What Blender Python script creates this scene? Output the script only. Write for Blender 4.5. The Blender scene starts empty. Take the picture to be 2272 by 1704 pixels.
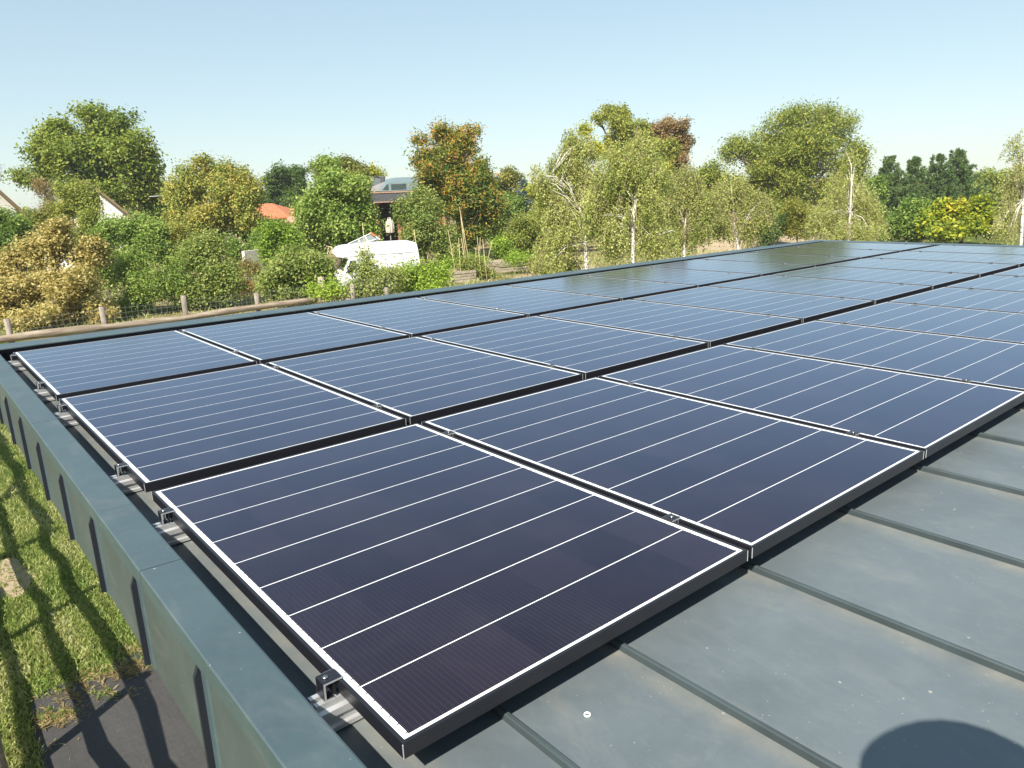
import bpy, bmesh, math, random
import numpy as np
from mathutils import Vector, Matrix
rad = math.radians
SC = bpy.context.scene
COL = SC.collection
rng = np.random.default_rng(7)
random.seed(7)

# ------------------------------------------------------------------ camera
CAM_R = np.array([[0.76797, 0.61272, 0.18657], [-0.63951, 0.74965, 0.17044], [-0.03543, -0.25021, 0.96754]])
CAM_C = np.array([-0.4981, -0.9248, 0.8655])
F_PX = 1653.7                                   # focal length in pixels of a 2272 px wide picture
cam_data = bpy.data.cameras.new('camera')
cam = bpy.data.objects.new('camera', cam_data)
COL.objects.link(cam)
cam_data.sensor_width = 36.0
cam_data.lens = F_PX / 2272 * 36.0
cam_data.clip_start = 0.02
cam_data.clip_end = 3000
M = Matrix.Identity(4)
for i in range(3):
    M[i][0] = CAM_R[i, 0]; M[i][1] = CAM_R[i, 2]; M[i][2] = -CAM_R[i, 1]; M[i][3] = CAM_C[i]
cam.matrix_world = M
SC.camera = cam

# ------------------------------------------------------------------ light
SUN_DIR = Vector((-0.857, -0.515, 1.02)).normalized()     # towards the sun
SUN_EL = math.asin(SUN_DIR.z)
SUN_AZ = math.atan2(SUN_DIR.x, SUN_DIR.y)                 # clockwise from +Y
sun_data = bpy.data.lights.new('sun', 'SUN')
sun_data.energy = 5.0
sun_data.angle = rad(0.53)
sun_data.color = (1.0, 0.93, 0.82)
sun = bpy.data.objects.new('sun', sun_data)
sun.rotation_euler = SUN_DIR.to_track_quat('Z', 'Y').to_euler()
COL.objects.link(sun)
world = bpy.data.worlds.new('World')
SC.world = world
world.use_nodes = True
wn = world.node_tree.nodes; wl = world.node_tree.links
wn.clear()
sky = wn.new('ShaderNodeTexSky'); sky.sky_type = 'NISHITA'; sky.sun_disc = False
sky.sun_elevation = SUN_EL; sky.sun_rotation = SUN_AZ
sky.altitude = 100; sky.air_density = 1.0; sky.dust_density = 0.35; sky.ozone_density = 1.6
bg = wn.new('ShaderNodeBackground'); bg.inputs['Strength'].default_value = 0.15
wo = wn.new('ShaderNodeOutputWorld')
tint = wn.new('ShaderNodeMix'); tint.data_type = 'RGBA'; tint.blend_type = 'MULTIPLY'; tint.inputs['Factor'].default_value = 1.0; tint.inputs[7].default_value = (1.14, 1.27, 1.28, 1)
gam = wn.new('ShaderNodeGamma'); gam.inputs[1].default_value = 0.48        # hazy air evens the sky out
wl.new(sky.outputs[0], gam.inputs[0]); wl.new(gam.outputs[0], tint.inputs[6]); wl.new(tint.outputs[2], bg.inputs[0]); wl.new(bg.outputs[0], wo.inputs[0])
SC.view_settings.view_transform = 'Standard'
SC.view_settings.look = 'None'
SC.view_settings.gamma = 1.0
SC.view_settings.exposure = 0.95
SC.view_settings.use_curve_mapping = False

ZG = -3.2          # ground level
ZR = -0.10         # roof sheet level; panel tops are at 0

# ------------------------------------------------------------------ helpers
def ray(px, py):
    return CAM_R @ np.array([(px - 1136) / F_PX, 1.0, -(py - 852) / F_PX])
def P(px, py, d):                                # point seen at that pixel, d metres deep
    return CAM_C + ray(px, py) * d
def onz(px, py, z):
    r = ray(px, py); return CAM_C + r * ((z - CAM_C[2]) / r[2])

def tag(o, label=None, cat=None, group=None, kind=None):
    if label: o['label'] = label
    if cat: o['category'] = cat
    if group: o['group'] = group
    if kind: o['kind'] = kind
    return o
def empty(name, loc=(0, 0, 0), rz=0.0):
    o = bpy.data.objects.new(name, None); o.location = loc; o.rotation_euler = (0, 0, rz)
    o.empty_display_size = 0.2
    COL.objects.link(o); return o
def link_mesh(name, me, mat=None, parent=None):
    o = bpy.data.objects.new(name, me)
    if mat is not None:
        for m in (mat if isinstance(mat, (list, tuple)) else [mat]): me.materials.append(m)
    COL.objects.link(o)
    if parent is not None: o.parent = parent
    return o

class MB:
    """collects faces, builds one mesh object"""
    def __init__(self): self.v = []; self.f = []; self.mi = []; self.sm = []
    def add(self, vs, fs, mi=0, smooth=False):
        b = len(self.v); self.v += [tuple(map(float, v)) for v in vs]
        for f in fs: self.f.append(tuple(i + b for i in f)); self.mi.append(mi); self.sm.append(smooth)
    def box(self, x0, x1, y0, y1, z0, z1, mi=0):
        self.add([(x0,y0,z0),(x1,y0,z0),(x1,y1,z0),(x0,y1,z0),(x0,y0,z1),(x1,y0,z1),(x1,y1,z1),(x0,y1,z1)],
                 [(0,3,2,1),(4,5,6,7),(0,1,5,4),(1,2,6,5),(2,3,7,6),(3,0,4,7)], mi)
    def quad(self, a, b, c, d, mi=0): self.add([a, b, c, d], [(0,1,2,3)], mi)
    def obox(self, a, b, w, h, up=(0,0,1), mi=0):          # a bar from a to b
        a = np.array(a, float); b = np.array(b, float); d = b - a; d /= np.linalg.norm(d)
        s = np.cross(d, up)
        if np.linalg.norm(s) < 1e-4: s = np.cross(d, (1, 0, 0))
        s /= np.linalg.norm(s); u = np.cross(s, d)
        vs = [p + sx*s*w/2 + su*u*h/2 for p in (a, b) for sx, su in ((-1,-1),(1,-1),(1,1),(-1,1))]
        self.add(vs, [(0,3,2,1),(4,5,6,7),(0,1,5,4),(1,2,6,5),(2,3,7,6),(3,0,4,7)], mi)
    def tube(self, pts, rs, n=7, mi=0, cap=True, smooth=True):
        pts = [np.array(p, float) for p in pts]; k = len(pts)
        ring = []; vs = []
        for i, p in enumerate(pts):
            d = pts[min(i+1, k-1)] - pts[max(i-1, 0)]; d = d / (np.linalg.norm(d) + 1e-9)
            s = np.cross(d, (0.13, 0.31, 0.94)); 
            if np.linalg.norm(s) < 0.05: s = np.cross(d, (1, 0, 0))
            s /= np.linalg.norm(s); u = np.cross(s, d)
            for j in range(n):
                a = 2*math.pi*j/n; vs.append(p + (s*math.cos(a) + u*math.sin(a))*rs[i])
        fs = [(i*n+j, i*n+(j+1)%n, (i+1)*n+(j+1)%n, (i+1)*n+j) for i in range(k-1) for j in range(n)]
        if cap: fs += [tuple(range(n))[::-1], tuple(range((k-1)*n, k*n))]
        self.add(vs, fs, mi, smooth)
    def prism(self, prof, y0, y1, axis='y', mi=0):          # profile (a,z) swept along an axis
        n = len(prof)
        if axis == 'y': vs = [(a, y0, z) for a, z in prof] + [(a, y1, z) for a, z in prof]
        else: vs = [(y0, a, z) for a, z in prof] + [(y1, a, z) for a, z in prof]
        fs = [(i, (i+1)%n, n+(i+1)%n, n+i) for i in range(n)] + [tuple(range(n))[::-1], tuple(range(n, 2*n))]
        self.add(vs, fs, mi)
    def build(self, name, mat, parent=None, loc=None, fix=True):
        me = bpy.data.meshes.new(name)
        v = np.array(self.v)
        if loc is not None: v = v - np.array(loc)
        me.from_pydata(v.tolist(), [], self.f)
        me.polygons.foreach_set('material_index', self.mi)
        me.polygons.foreach_set('use_smooth', self.sm)
        if fix:
            bm = bmesh.new(); bm.from_mesh(me); bmesh.ops.recalc_face_normals(bm, faces=bm.faces); bm.to_mesh(me); bm.free()
        me.update()
        o = link_mesh(name, me, mat, parent)
        if loc is not None: o.location = loc
        return o
def bevel(o, w=0.004, seg=2):
    m = o.modifiers.new('bevel', 'BEVEL'); m.width = w; m.segments = seg; m.limit_method = 'ANGLE'; m.angle_limit = rad(40)
    return o

# ------------------------------------------------------------------ materials
class Mat:
    def __init__(self, name):
        self.m = bpy.data.materials.new(name); self.m.use_nodes = True
        self.n = self.m.node_tree.nodes; self.l = self.m.node_tree.links; self.n.clear()
        self.out = self.n.new('ShaderNodeOutputMaterial')
    def node(self, t, **k):
        n = self.n.new(t)
        for a, b in k.items(): setattr(n, a, b)
        return n
    def link(self, a, b): self.l.new(a, b)
    def val(self, x, sock):
        if hasattr(x, 'default_value') and hasattr(x, 'is_output'): self.link(x, sock)
        else: sock.default_value = (*x, 1) if isinstance(x, (tuple, list)) and len(x) == 3 and sock.type == 'RGBA' else x
    def math(self, op, a, b=0.0, c=None):
        n = self.node('ShaderNodeMath', operation=op); self.val(a, n.inputs[0]); self.val(b, n.inputs[1])
        if c is not None: self.val(c, n.inputs[2])
        return n.outputs[0]
    def mix(self, f, a, b):
        n = self.node('ShaderNodeMix', data_type='RGBA'); self.val(f, n.inputs['Factor']); self.val(a, n.inputs[6]); self.val(b, n.inputs[7])
        return n.outputs[2]
    def coord(self, which='Object'): return self.node('ShaderNodeTexCoord').outputs[which]
    def noise(self, scale, detail=4, rough=0.55, vec=None, dist=0.0):
        n = self.node('ShaderNodeTexNoise'); n.inputs['Scale'].default_value = scale; n.inputs['Detail'].default_value = detail
        n.inputs['Roughness'].default_value = rough; n.inputs['Distortion'].default_value = dist
        if vec is not None: self.link(vec, n.inputs['Vector'])
        return n.outputs[0]
    def scale(self, vec, s):
        n = self.node('ShaderNodeMapping'); self.link(vec, n.inputs['Vector']); n.inputs['Scale'].default_value = s
        return n.outputs[0]
    def ramp(self, f, stops):
        n = self.node('ShaderNodeValToRGB'); self.link(f, n.inputs[0]); e = n.color_ramp.elements
        while len(e) < len(stops): e.new(0.5)
        for i, (p, c) in enumerate(stops): e[i].position = p; e[i].color = (*c, 1) if len(c) == 3 else c
        return n.outputs[0]
    def step(self, x, a, b):                       # smooth step 0..1 between a and b
        n = self.node('ShaderNodeMapRange'); self.val(x, n.inputs[0]); n.inputs[1].default_value = a; n.inputs[2].default_value = b
        n.clamp = True; return n.outputs[0]
    def bsdf(self, color, rough=0.5, metal=0.0, spec=0.5, bump=None, bstr=0.3, bdist=0.01, **k):
        b = self.node('ShaderNodeBsdfPrincipled'); self.val(color, b.inputs['Base Color']); self.val(rough, b.inputs['Roughness'])
        self.val(metal, b.inputs['Metallic']); self.val(spec, b.inputs['Specular IOR Level'])
        for a, v in k.items(): self.val(v, b.inputs[a])
        if bump is not None:
            n = self.node('ShaderNodeBump'); n.inputs['Strength'].default_value = bstr; n.inputs['Distance'].default_value = bdist
            self.link(bump, n.inputs['Height']); self.link(n.outputs[0], b.inputs['Normal'])
        self.link(b.outputs[0], self.out.inputs[0]); return self
def simple(name, color, rough=0.5, metal=0.0, spec=0.5, var=0.15, nscale=8.0, bump=0.0):
    m = Mat(name); c = m.coord(); nz = m.noise(nscale, 5, 0.6, c)
    a = tuple(x*(1-var) for x in color); b = tuple(min(1, x*(1+var)) for x in color)
    col = m.ramp(nz, [(0.3, a), (0.7, b)])
    m.bsdf(col, rough, metal, spec, nz if bump else None, bump)
    return m.m

def mat_zinc(name, base, rough, seam_dirt=False):
    m = Mat(name); c = m.coord()
    n1 = m.noise(2.2, 6, 0.62, c, 0.6); n2 = m.noise(9, 5, 0.6, c, 0.3); n3 = m.noise(60, 3, 0.5, c)
    col = m.mix(m.step(n1, 0.35, 0.7), tuple(x*0.86 for x in base), tuple(x*1.14 for x in base))
    col = m.mix(m.math('MULTIPLY', m.step(n2, 0.55, 0.8), 0.35), col, (base[0]*1.35+0.02, base[1]*1.28+0.02, base[2]*1.15+0.01))
    col = m.mix(m.math('MULTIPLY', m.step(m.noise(4.5, 6, 0.7, m.scale(c, (1, 0.35, 1)), 1.2), 0.52, 0.72), 0.16), col, (0.30, 0.28, 0.23))
    # pale dried specks and droppings
    vo = m.node('ShaderNodeTexVoronoi'); vo.inputs['Scale'].default_value = 17; m.link(c, vo.inputs['Vector'])
    sp = m.math('MULTIPLY', m.math('LESS_THAN', m.math('ADD', vo.outputs['Distance'], m.math('MULTIPLY', n3, 0.16)), 0.135), m.step(m.noise(5, 2, 0.5, c), 0.5, 0.54))
    fi = m.noise(38, 6, 0.75, m.scale(c, (1, 0.5, 1)), 0.8)
    col = m.mix(m.math('MULTIPLY', m.step(fi, 0.5, 0.78), 0.16), col, (base[0]*1.9+0.03, base[1]*1.7+0.03, base[2]*1.5+0.02))
    col = m.mix(m.math('MULTIPLY', m.step(m.noise(6.5, 6, 0.72, c, 2.2), 0.60, 0.70), 0.18), col, tuple(x*0.62 for x in base))
    col = m.mix(m.math('MULTIPLY', sp, 0.45), col, (0.46, 0.43, 0.36))
    vo2 = m.node('ShaderNodeTexVoronoi'); vo2.inputs['Scale'].default_value = 55; m.link(c, vo2.inputs['Vector'])
    sp2 = m.math('MULTIPLY', m.math('LESS_THAN', vo2.outputs['Distance'], 0.085), m.step(m.noise(7, 2, 0.5, c), 0.52, 0.56))
    col = m.mix(m.math('MULTIPLY', sp2, 0.35), col, (0.48, 0.46, 0.40))
    if seam_dirt:                                  # dust that settles along the standing seams
        sx = m.node('ShaderNodeSeparateXYZ'); m.link(c, sx.inputs[0])
        d = m.math('ABSOLUTE', m.math('SUBTRACT', m.math('FRACT', m.math('ADD', m.math('MULTIPLY', m.math('SUBTRACT', sx.outputs[0], 0.045), 2.0), 0.5)), 0.5))
        dd = m.math('MULTIPLY', m.math('SUBTRACT', 1.0, m.step(d, 0.0, 0.11)), m.step(n2, 0.25, 0.75))
        col = m.mix(m.math('MULTIPLY', dd, 0.55), col, (0.27, 0.25, 0.20))
    r = m.math('ADD', rough, m.math('MULTIPLY', n1, 0.18))
    m.bsdf(col, r, 0.0, 0.5, m.noise(3.0, 3, 0.5, c), 0.10, 0.02)
    return m.m

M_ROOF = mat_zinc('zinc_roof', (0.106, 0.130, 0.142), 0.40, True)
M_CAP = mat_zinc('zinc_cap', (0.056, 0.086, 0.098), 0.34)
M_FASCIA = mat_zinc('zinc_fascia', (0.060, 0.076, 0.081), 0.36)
M_SHADE = simple('shade_dark_zinc', (0.014, 0.016, 0.026), 0.45)  # near-black colour that holds the shade of fascia seams and upstands
M_FOLD = simple('zinc_fold', (0.046, 0.062, 0.066), 0.42, 0, 0.5, 0.25, 5)
M_DARK = simple('near_black', (0.006, 0.006, 0.009), 0.8)
M_FRAME = Mat('black_anodised')
_c = M_FRAME.coord(); _s = M_FRAME.node('ShaderNodeSeparateXYZ'); M_FRAME.link(_c, _s.inputs[0])
_w = M_FRAME.math('SINE', M_FRAME.math('MULTIPLY', _s.outputs[2], 900.0))
M_FRAME.bsdf((0.012, 0.012, 0.016), 0.32, 0.0, 0.5, _w, 0.12, 0.002); M_FRAME = M_FRAME.m
M_ALU = simple('mill_aluminium', (0.56, 0.57, 0.58), 0.36, 0.55, 0.5, 0.08, 30)
M_STEEL = simple('steel_bolt', (0.5, 0.48, 0.45), 0.25, 1.0)
M_WHITEPAINT = simple('white_paint', (0.80, 0.80, 0.79), 0.35, 0, 0.5, 0.03, 3)
M_WOOD = Mat('weathered_wood'); _c = M_WOOD.coord()
_n = M_WOOD.noise(6, 6, 0.65, M_WOOD.scale(_c, (1, 1, 0.25)), 0.5)
M_WOOD.bsdf(M_WOOD.ramp(_n, [(0.3, (0.10, 0.085, 0.07)), (0.5, (0.22, 0.19, 0.155)), (0.7, (0.36, 0.32, 0.27))]), 0.85, 0, 0.2, _n, 0.5); M_WOOD = M_WOOD.m
M_LOG = Mat('weathered_log'); _c = M_LOG.coord()
_n = M_LOG.noise(3, 6, 0.7, M_LOG.scale(_c, (0.35, 3, 3)), 0.4)
M_LOG.bsdf(M_LOG.ramp(_n, [(0.3, (0.10, 0.075, 0.055)), (0.5, (0.25, 0.20, 0.15)), (0.7, (0.40, 0.345, 0.27))]), 0.85, 0, 0.2, _n, 0.6); M_LOG = M_LOG.m
M_WIRE = simple('galvanised_wire', (0.30, 0.33, 0.28), 0.5, 0.3)
M_CANE = simple('bamboo_cane', (0.44, 0.36, 0.20), 0.6, 0, 0.3, 0.25, 12)

# solar laminate: cells, white strip lines, finger texture (UV in 0..1 over the glass)
def mat_laminate():
    m = Mat('solar_laminate'); uv = m.coord('UV'); s = m.node('ShaderNodeSeparateXYZ'); m.link(uv, s.inputs[0])
    u, v = s.outputs[0], s.outputs[1]            # u along the row (0.98 m), v across (1.48 m)
    info = m.node('ShaderNodeObjectInfo')
    vs = m.math('MULTIPLY', m.math('SUBTRACT', v, 0.009), 9/0.982)
    dv = m.math('ABSOLUTE', m.math('SUBTRACT', m.math('FRACT', m.math('ADD', vs, 0.5)), 0.5))
    line = m.math('MULTIPLY', m.math('LESS_THAN', dv, 0.0090), m.math('LESS_THAN', m.math('ABSOLUTE', m.math('SUBTRACT', vs, 4.5)), 4.2))
    eu = m.math('MINIMUM', u, m.math('SUBTRACT', 1.0, u)); ev = m.math('MINIMUM', v, m.math('SUBTRACT', 1.0, v))
    tooth = m.math('LESS_THAN', m.math('ABSOLUTE', m.math('SUBTRACT', m.math('FRACT', m.math('MULTIPLY', v, 54.0)), 0.5)), 0.05)
    bu = m.math('LESS_THAN', m.math('ADD', eu, m.math('MULTIPLY', tooth, 0.004)), 0.0150)
    bv = m.math('LESS_THAN', ev, 0.0062)
    white = m.math('MAXIMUM', m.math('MAXIMUM', bu, bv), line)
    # cells: six across, each a slightly different tone
    cell = m.node('ShaderNodeCombineXYZ'); m.link(m.math('FLOOR', m.math('MULTIPLY', u, 6.0)), cell.inputs[0]); m.link(m.math('FLOOR', vs), cell.inputs[1]); m.link(info.outputs['Random'], cell.inputs[2])
    wnz = m.node('ShaderNodeTexWhiteNoise'); m.link(cell.outputs[0], wnz.inputs['Vector'])
    fing = m.math('SINE', m.math('MULTIPLY', v, 2*math.pi*330)); fing2 = m.math('LESS_THAN', m.math('ABSOLUTE', m.math('SUBTRACT', m.math('FRACT', m.math('MULTIPLY', u, 84.0)), 0.5)), 0.06)
    base = m.mix(wnz.outputs['Value'], (0.010, 0.0072, 0.011), (0.0175, 0.0125, 0.018))
    base = m.mix(m.math('MULTIPLY', fing2, 0.10), base, (0.13, 0.12, 0.11))
    base = m.mix(m.math('MULTIPLY', m.step(fing, 0.0, 1.0), 0.10), base, (0.10, 0.09, 0.10))
    dust = m.noise(3.5, 6, 0.7, m.coord(), 0.5)
    base = m.mix(m.math('MULTIPLY', m.step(dust, 0.45, 0.85), 0.035), base, (0.30, 0.28, 0.26))
    col = m.mix(white, base, (0.82, 0.82, 0.80))
    d = m.node('ShaderNodeBsdfDiffuse'); m.link(col, d.inputs['Color'])
    g = m.node('ShaderNodeBsdfGlossy'); g.inputs['Color'].default_value = (0.54, 0.72, 1.0, 1)      # bluish anti-reflective coat on textured glass
    m.link(m.math('ADD', 0.07, m.math('MULTIPLY', dust, 0.06)), g.inputs['Roughness'])
    lw = m.node('ShaderNodeLayerWeight'); lw.inputs['Blend'].default_value = 0.5
    m.link(m.mix(m.math('POWER', lw.outputs['Facing'], 5.0), (0.58, 0.72, 1.0), (0.92, 0.97, 1.0)), g.inputs['Color'])
    fr = m.math('ADD', 0.032, m.math('MULTIPLY', m.math('POWER', lw.outputs['Facing'], 3.7), 0.88))
    x = m.node('ShaderNodeMixShader'); m.link(fr, x.inputs[0]); m.link(d.outputs[0], x.inputs[1]); m.link(g.outputs[0], x.inputs[2]); m.link(x.outputs[0], m.out.inputs[0])
    return m.m
M_GLASS = mat_laminate()

# ------------------------------------------------------------------ ground
def grid_sheet(name, poly, z, mat, label=None, cat=None, kind=None, wob=0.0, n=96):
    mb = MB(); mb.add([(x, y, z) for x, y in poly], [tuple(range(len(poly)))])
    o = mb.build(name, mat); tag(o, label, cat, None, kind); return o
def mat_ground():
    m = Mat('ground'); c = m.coord()
    a = m.noise(0.10, 6, 0.6, c, 0.6); b = m.noise(0.6, 6, 0.65, c, 0.4); d = m.noise(22, 5, 0.7, c)
    lawn = m.mix(m.step(b, 0.35, 0.65), (0.085, 0.120, 0.022), (0.16, 0.17, 0.045))
    lawn = m.mix(m.step(d, 0.4, 0.75), m.mix(0.5, lawn, (0.03, 0.05, 0.012)), lawn)
    dry = m.mix(m.step(d, 0.35, 0.7), (0.19, 0.145, 0.075), (0.33, 0.26, 0.14))
    s = m.node('ShaderNodeSeparateXYZ'); m.link(c, s.inputs[0])
    far = m.step(s.outputs[1], 18.0, 22.0)
    f = m.math('MULTIPLY', far, m.step(m.math('ADD', m.math('MULTIPLY', a, 0.5), m.math('MULTIPLY', b, 0.5)), 0.42, 0.56))
    col = m.mix(f, lawn, dry)
    m.bsdf(col, 0.95, 0, 0.1, d, 0.6, 0.05)
    return m.m
M_GROUND = mat_ground()
mb = MB(); mb.quad((-900, -900, ZG), (900, -900, ZG), (900, 900, ZG), (-900, 900, ZG))
tag(mb.build('ground', M_GROUND), kind='structure')
M_EARTH = Mat('bare_earth'); _c = M_EARTH.coord(); _n = M_EARTH.noise(1.6, 7, 0.7, _c); _n2 = M_EARTH.noise(14, 4, 0.7, _c)
M_EARTH.bsdf(M_EARTH.mix(_n2, M_EARTH.ramp(_n, [(0.3, (0.24, 0.18, 0.115)), (0.7, (0.40, 0.32, 0.22))]), (0.34, 0.27, 0.185)), 0.95, 0, 0.1, _n, 0.7, 0.08); M_EARTH = M_EARTH.m


# ------------------------------------------------------------------ the building with the flat zinc roof
bld = empty('flat_roofed_building', (0, 0, ZG))
tag(bld, 'low building with dark zinc clad flat roof and raised parapet edges carrying solar panels', 'building')
def part(mb, name, mat, parent, **k):
    base = Vector((0, 0, 0)); p = parent
    while p is not None: base = base + p.location; p = p.parent
    o = mb.build(name, mat, parent, loc=tuple(base), **k); o.location = (0, 0, 0); return o
X0, X1, Y0, Y1 = -0.150, 10.20, -3.6, 4.99
mb = MB()
mb.box(X0+0.02, X1, Y0, Y1, -0.27, ZR)
for k in range(0, 21):                                                   # standing seams, folded and leaning a little
    x = 0.06 + 0.5*k if k else 0.236
    mb.prism([(x-0.003, ZR-0.004), (x+0.006, ZR-0.004), (x+0.0045, ZR+0.010), (x+0.0065, ZR+0.0165), (x+0.005, ZR+0.018), (x-0.002, ZR+0.018), (x-0.004, ZR+0.015)], Y0+0.02, 4.70, mi=1)
part(mb, 'roof_sheet', [M_ROOF, M_FOLD], bld)
mb = MB(); mb.box(1.6, 9.4, -2.8, 4.0, ZG, -0.28)
part(mb, 'wall', simple('render_wall', (0.62, 0.60, 0.55), 0.9), bld)
mb = MB(); mb.box(-0.13, 10.18, Y0+0.02, 4.86, -0.295, -0.2705)
part(mb, 'soffit', M_DARK, bld)
def skew(v):                                     # the rear edge is not quite square to the rows
    x, y, z = v
    return (x, y + (0.105 - 0.0105*x if y > 4.5 else 0.0), z)
def cap(a0, a1, axis):
    m = MB()
    if axis == 'left':
        m.prism([(-0.168, -0.046), (-0.164, -0.046), (-0.164, -0.0035), (-0.072, -0.006), (-0.072, -0.035), (-0.068, -0.035), (-0.068, -0.003), (-0.072, -0.001), (-0.165, 0.002), (-0.168, -0.001)], a0, a1)
    elif axis == 'back':
        m.prism([(4.905, -0.046), (4.90, -0.046), (4.90, -0.0035), (4.717, -0.0055), (4.717, -0.009), (4.714, -0.009), (4.714, -0.003), (4.717, -0.001), (4.901, 0.002), (4.905, -0.001)], a0, a1, 'x')
    else:
        m.prism([(10.235, -0.046), (10.23, -0.046), (10.23, -0.0035), (10.062, -0.0055), (10.062, -0.009), (10.059, -0.009), (10.059, -0.003), (10.062, -0.001), (10.231, 0.002), (10.235, -0.001)], a0, a1)
    m.v = [skew(v) for v in m.v]
    return part(m, 'parapet_cap', M_CAP, bld)
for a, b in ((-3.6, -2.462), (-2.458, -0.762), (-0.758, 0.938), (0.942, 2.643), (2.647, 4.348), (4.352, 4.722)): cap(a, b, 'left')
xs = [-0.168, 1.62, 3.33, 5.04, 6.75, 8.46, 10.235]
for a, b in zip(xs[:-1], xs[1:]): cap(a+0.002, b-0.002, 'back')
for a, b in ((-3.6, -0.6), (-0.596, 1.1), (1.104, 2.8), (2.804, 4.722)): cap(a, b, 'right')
for axis in 'lbr':                                                        # upstand behind the caps, shade put into its dark colour
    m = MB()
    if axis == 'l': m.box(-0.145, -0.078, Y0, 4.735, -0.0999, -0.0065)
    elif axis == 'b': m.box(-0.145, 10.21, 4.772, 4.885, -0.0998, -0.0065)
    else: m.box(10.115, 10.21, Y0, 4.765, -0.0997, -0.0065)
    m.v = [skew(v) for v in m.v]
    part(m, 'parapet_upstand', M_SHADE, bld)
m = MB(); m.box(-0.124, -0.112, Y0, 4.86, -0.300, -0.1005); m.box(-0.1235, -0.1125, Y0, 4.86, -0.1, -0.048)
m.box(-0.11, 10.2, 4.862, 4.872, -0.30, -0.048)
part(m, 'backing', M_DARK, bld)  # shade inside the fascia joints is put into this black
seams = [0.03 + 0.5*k for k in range(-7, 10)] + [4.86]
for s0, s1 in zip(seams[:-1], seams[1:]):                                 # cassettes of the fascia; the seams' shade is put into dark fins
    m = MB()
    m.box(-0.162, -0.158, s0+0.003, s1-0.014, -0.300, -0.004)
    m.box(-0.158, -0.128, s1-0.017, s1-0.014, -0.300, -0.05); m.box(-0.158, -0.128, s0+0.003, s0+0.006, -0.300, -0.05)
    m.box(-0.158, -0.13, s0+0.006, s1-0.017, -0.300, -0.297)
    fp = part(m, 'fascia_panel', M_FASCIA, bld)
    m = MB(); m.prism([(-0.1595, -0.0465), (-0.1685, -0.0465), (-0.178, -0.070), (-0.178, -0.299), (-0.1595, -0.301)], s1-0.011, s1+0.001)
    part(m, 'seam_shade_strip', M_SHADE, fp)
    m = MB(); m.prism([(s1-0.050, -0.1618), (s1-0.043, -0.1645), (s1-0.0115, -0.1645), (s1-0.0115, -0.1618)], 0, 1)
    m.v = [(z, a, -0.3 if y == 0 else -0.05) for y, a, z in [(v[1], v[0], v[2]) for v in m.v]]
    part(m, 'cover_strip', M_CAP, fp)
m = MB(); m.box(-0.13, 10.2, 4.876, 4.882, -0.30, -0.048); part(m, 'fascia_panel', M_FASCIA, bld)
for xx, yy in ((0.9, -3.3), (0.9, 0.7), (0.9, 4.3)):
    m = MB(); m.box(xx-0.06, xx+0.06, yy-0.06, yy+0.06, ZG, -0.296); part(m, 'post', M_FASCIA, bld)

# ------------------------------------------------------------------ solar panels
PL, PWD, PT = 0.9803, 1.479, 0.031
ROWS = [0.0, 1.565, 3.130]
ORD = ['first', 'second', 'third', 'fourth', 'fifth', 'sixth', 'seventh', 'eighth', 'ninth', 'tenth']
ROWN = ['front row', 'middle row', 'back row']
def make_panel():
    root = empty('solar_panel')
    m = MB(); w = 0.008
    o = [(0, 0), (PL, 0), (PL, PWD), (0, PWD)]; i = [(w, w), (PL-w, w), (PL-w, PWD-w), (w, PWD-w)]
    vs = [(x, y, 0) for x, y in o] + [(x, y, 0) for x, y in i] + [(x, y, -PT) for x, y in o] + [(x, y, -PT) for x, y in i]
    fs = []
    for a in range(4):
        b = (a+1) % 4
        fs += [(a, b, 4+b, 4+a), (8+b, 8+a, 12+a, 12+b), (a, 8+a, 8+b, b), (4+a, 4+b, 12+b, 12+a)]
    m.add(vs, fs)
    for cx, cy in ((0, 0), (PL, 0), (PL, PWD), (0, PWD)):            # bare mitred corners, bright strips put in for the glint
        m.box(cx-0.0012, cx+0.0012, cy-0.0012, cy+0.0012, -PT+0.0005, -0.0015, 1)
    f = m.build('frame', [M_FRAME, M_ALU], root); bevel(f, 0.0012, 2)
    me = bpy.data.meshes.new('solar_glass')
    me.from_pydata([(w-.001, w-.001, -0.0018), (PL-w+.001, w-.001, -0.0018), (PL-w+.001, PWD-w+.001, -0.0018), (w-.001, PWD-w+.001, -0.0018),
                    (w-.001, w-.001, -0.007), (PL-w+.001, w-.001, -0.007), (PL-w+.001, PWD-w+.001, -0.007), (w-.001, PWD-w+.001, -0.007)], [], [(0,1,2,3), (7,6,5,4)])
    uvl = me.uv_layers.new(name='UVMap')
    for k, u in enumerate([(0,0),(1,0),(1,1),(0,1),(0,1),(1,1),(1,0),(0,0)]): uvl.data[k].uv = u
    link_mesh('solar_glass', me, M_GLASS, root)
    return root
def copy_tree(o, parent=None):
    c = o.copy(); COL.objects.link(c)
    if parent is not None: c.parent = parent
    for ch in list(o.children): copy_tree(ch, c)
    return c
proto = None
for r, y in enumerate(ROWS):
    for n in range(10):
        p = make_panel() if proto is None else copy_tree(proto)
        proto = proto or p
        p.location = (n*1.0, y, 0.0)
        if n == 9: lab = 'farthest solar panel of the %s, against the far end parapet' % ROWN[r]
        elif n == 0: lab = 'solar panel beside the left parapet at the near end of the %s' % ROWN[r]
        else: lab = '%s solar panel from the left parapet in the %s' % (ORD[n], ROWN[r])
        tag(p, lab, 'solar panel', 'solar panels in three rows on the zinc roof')

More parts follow.
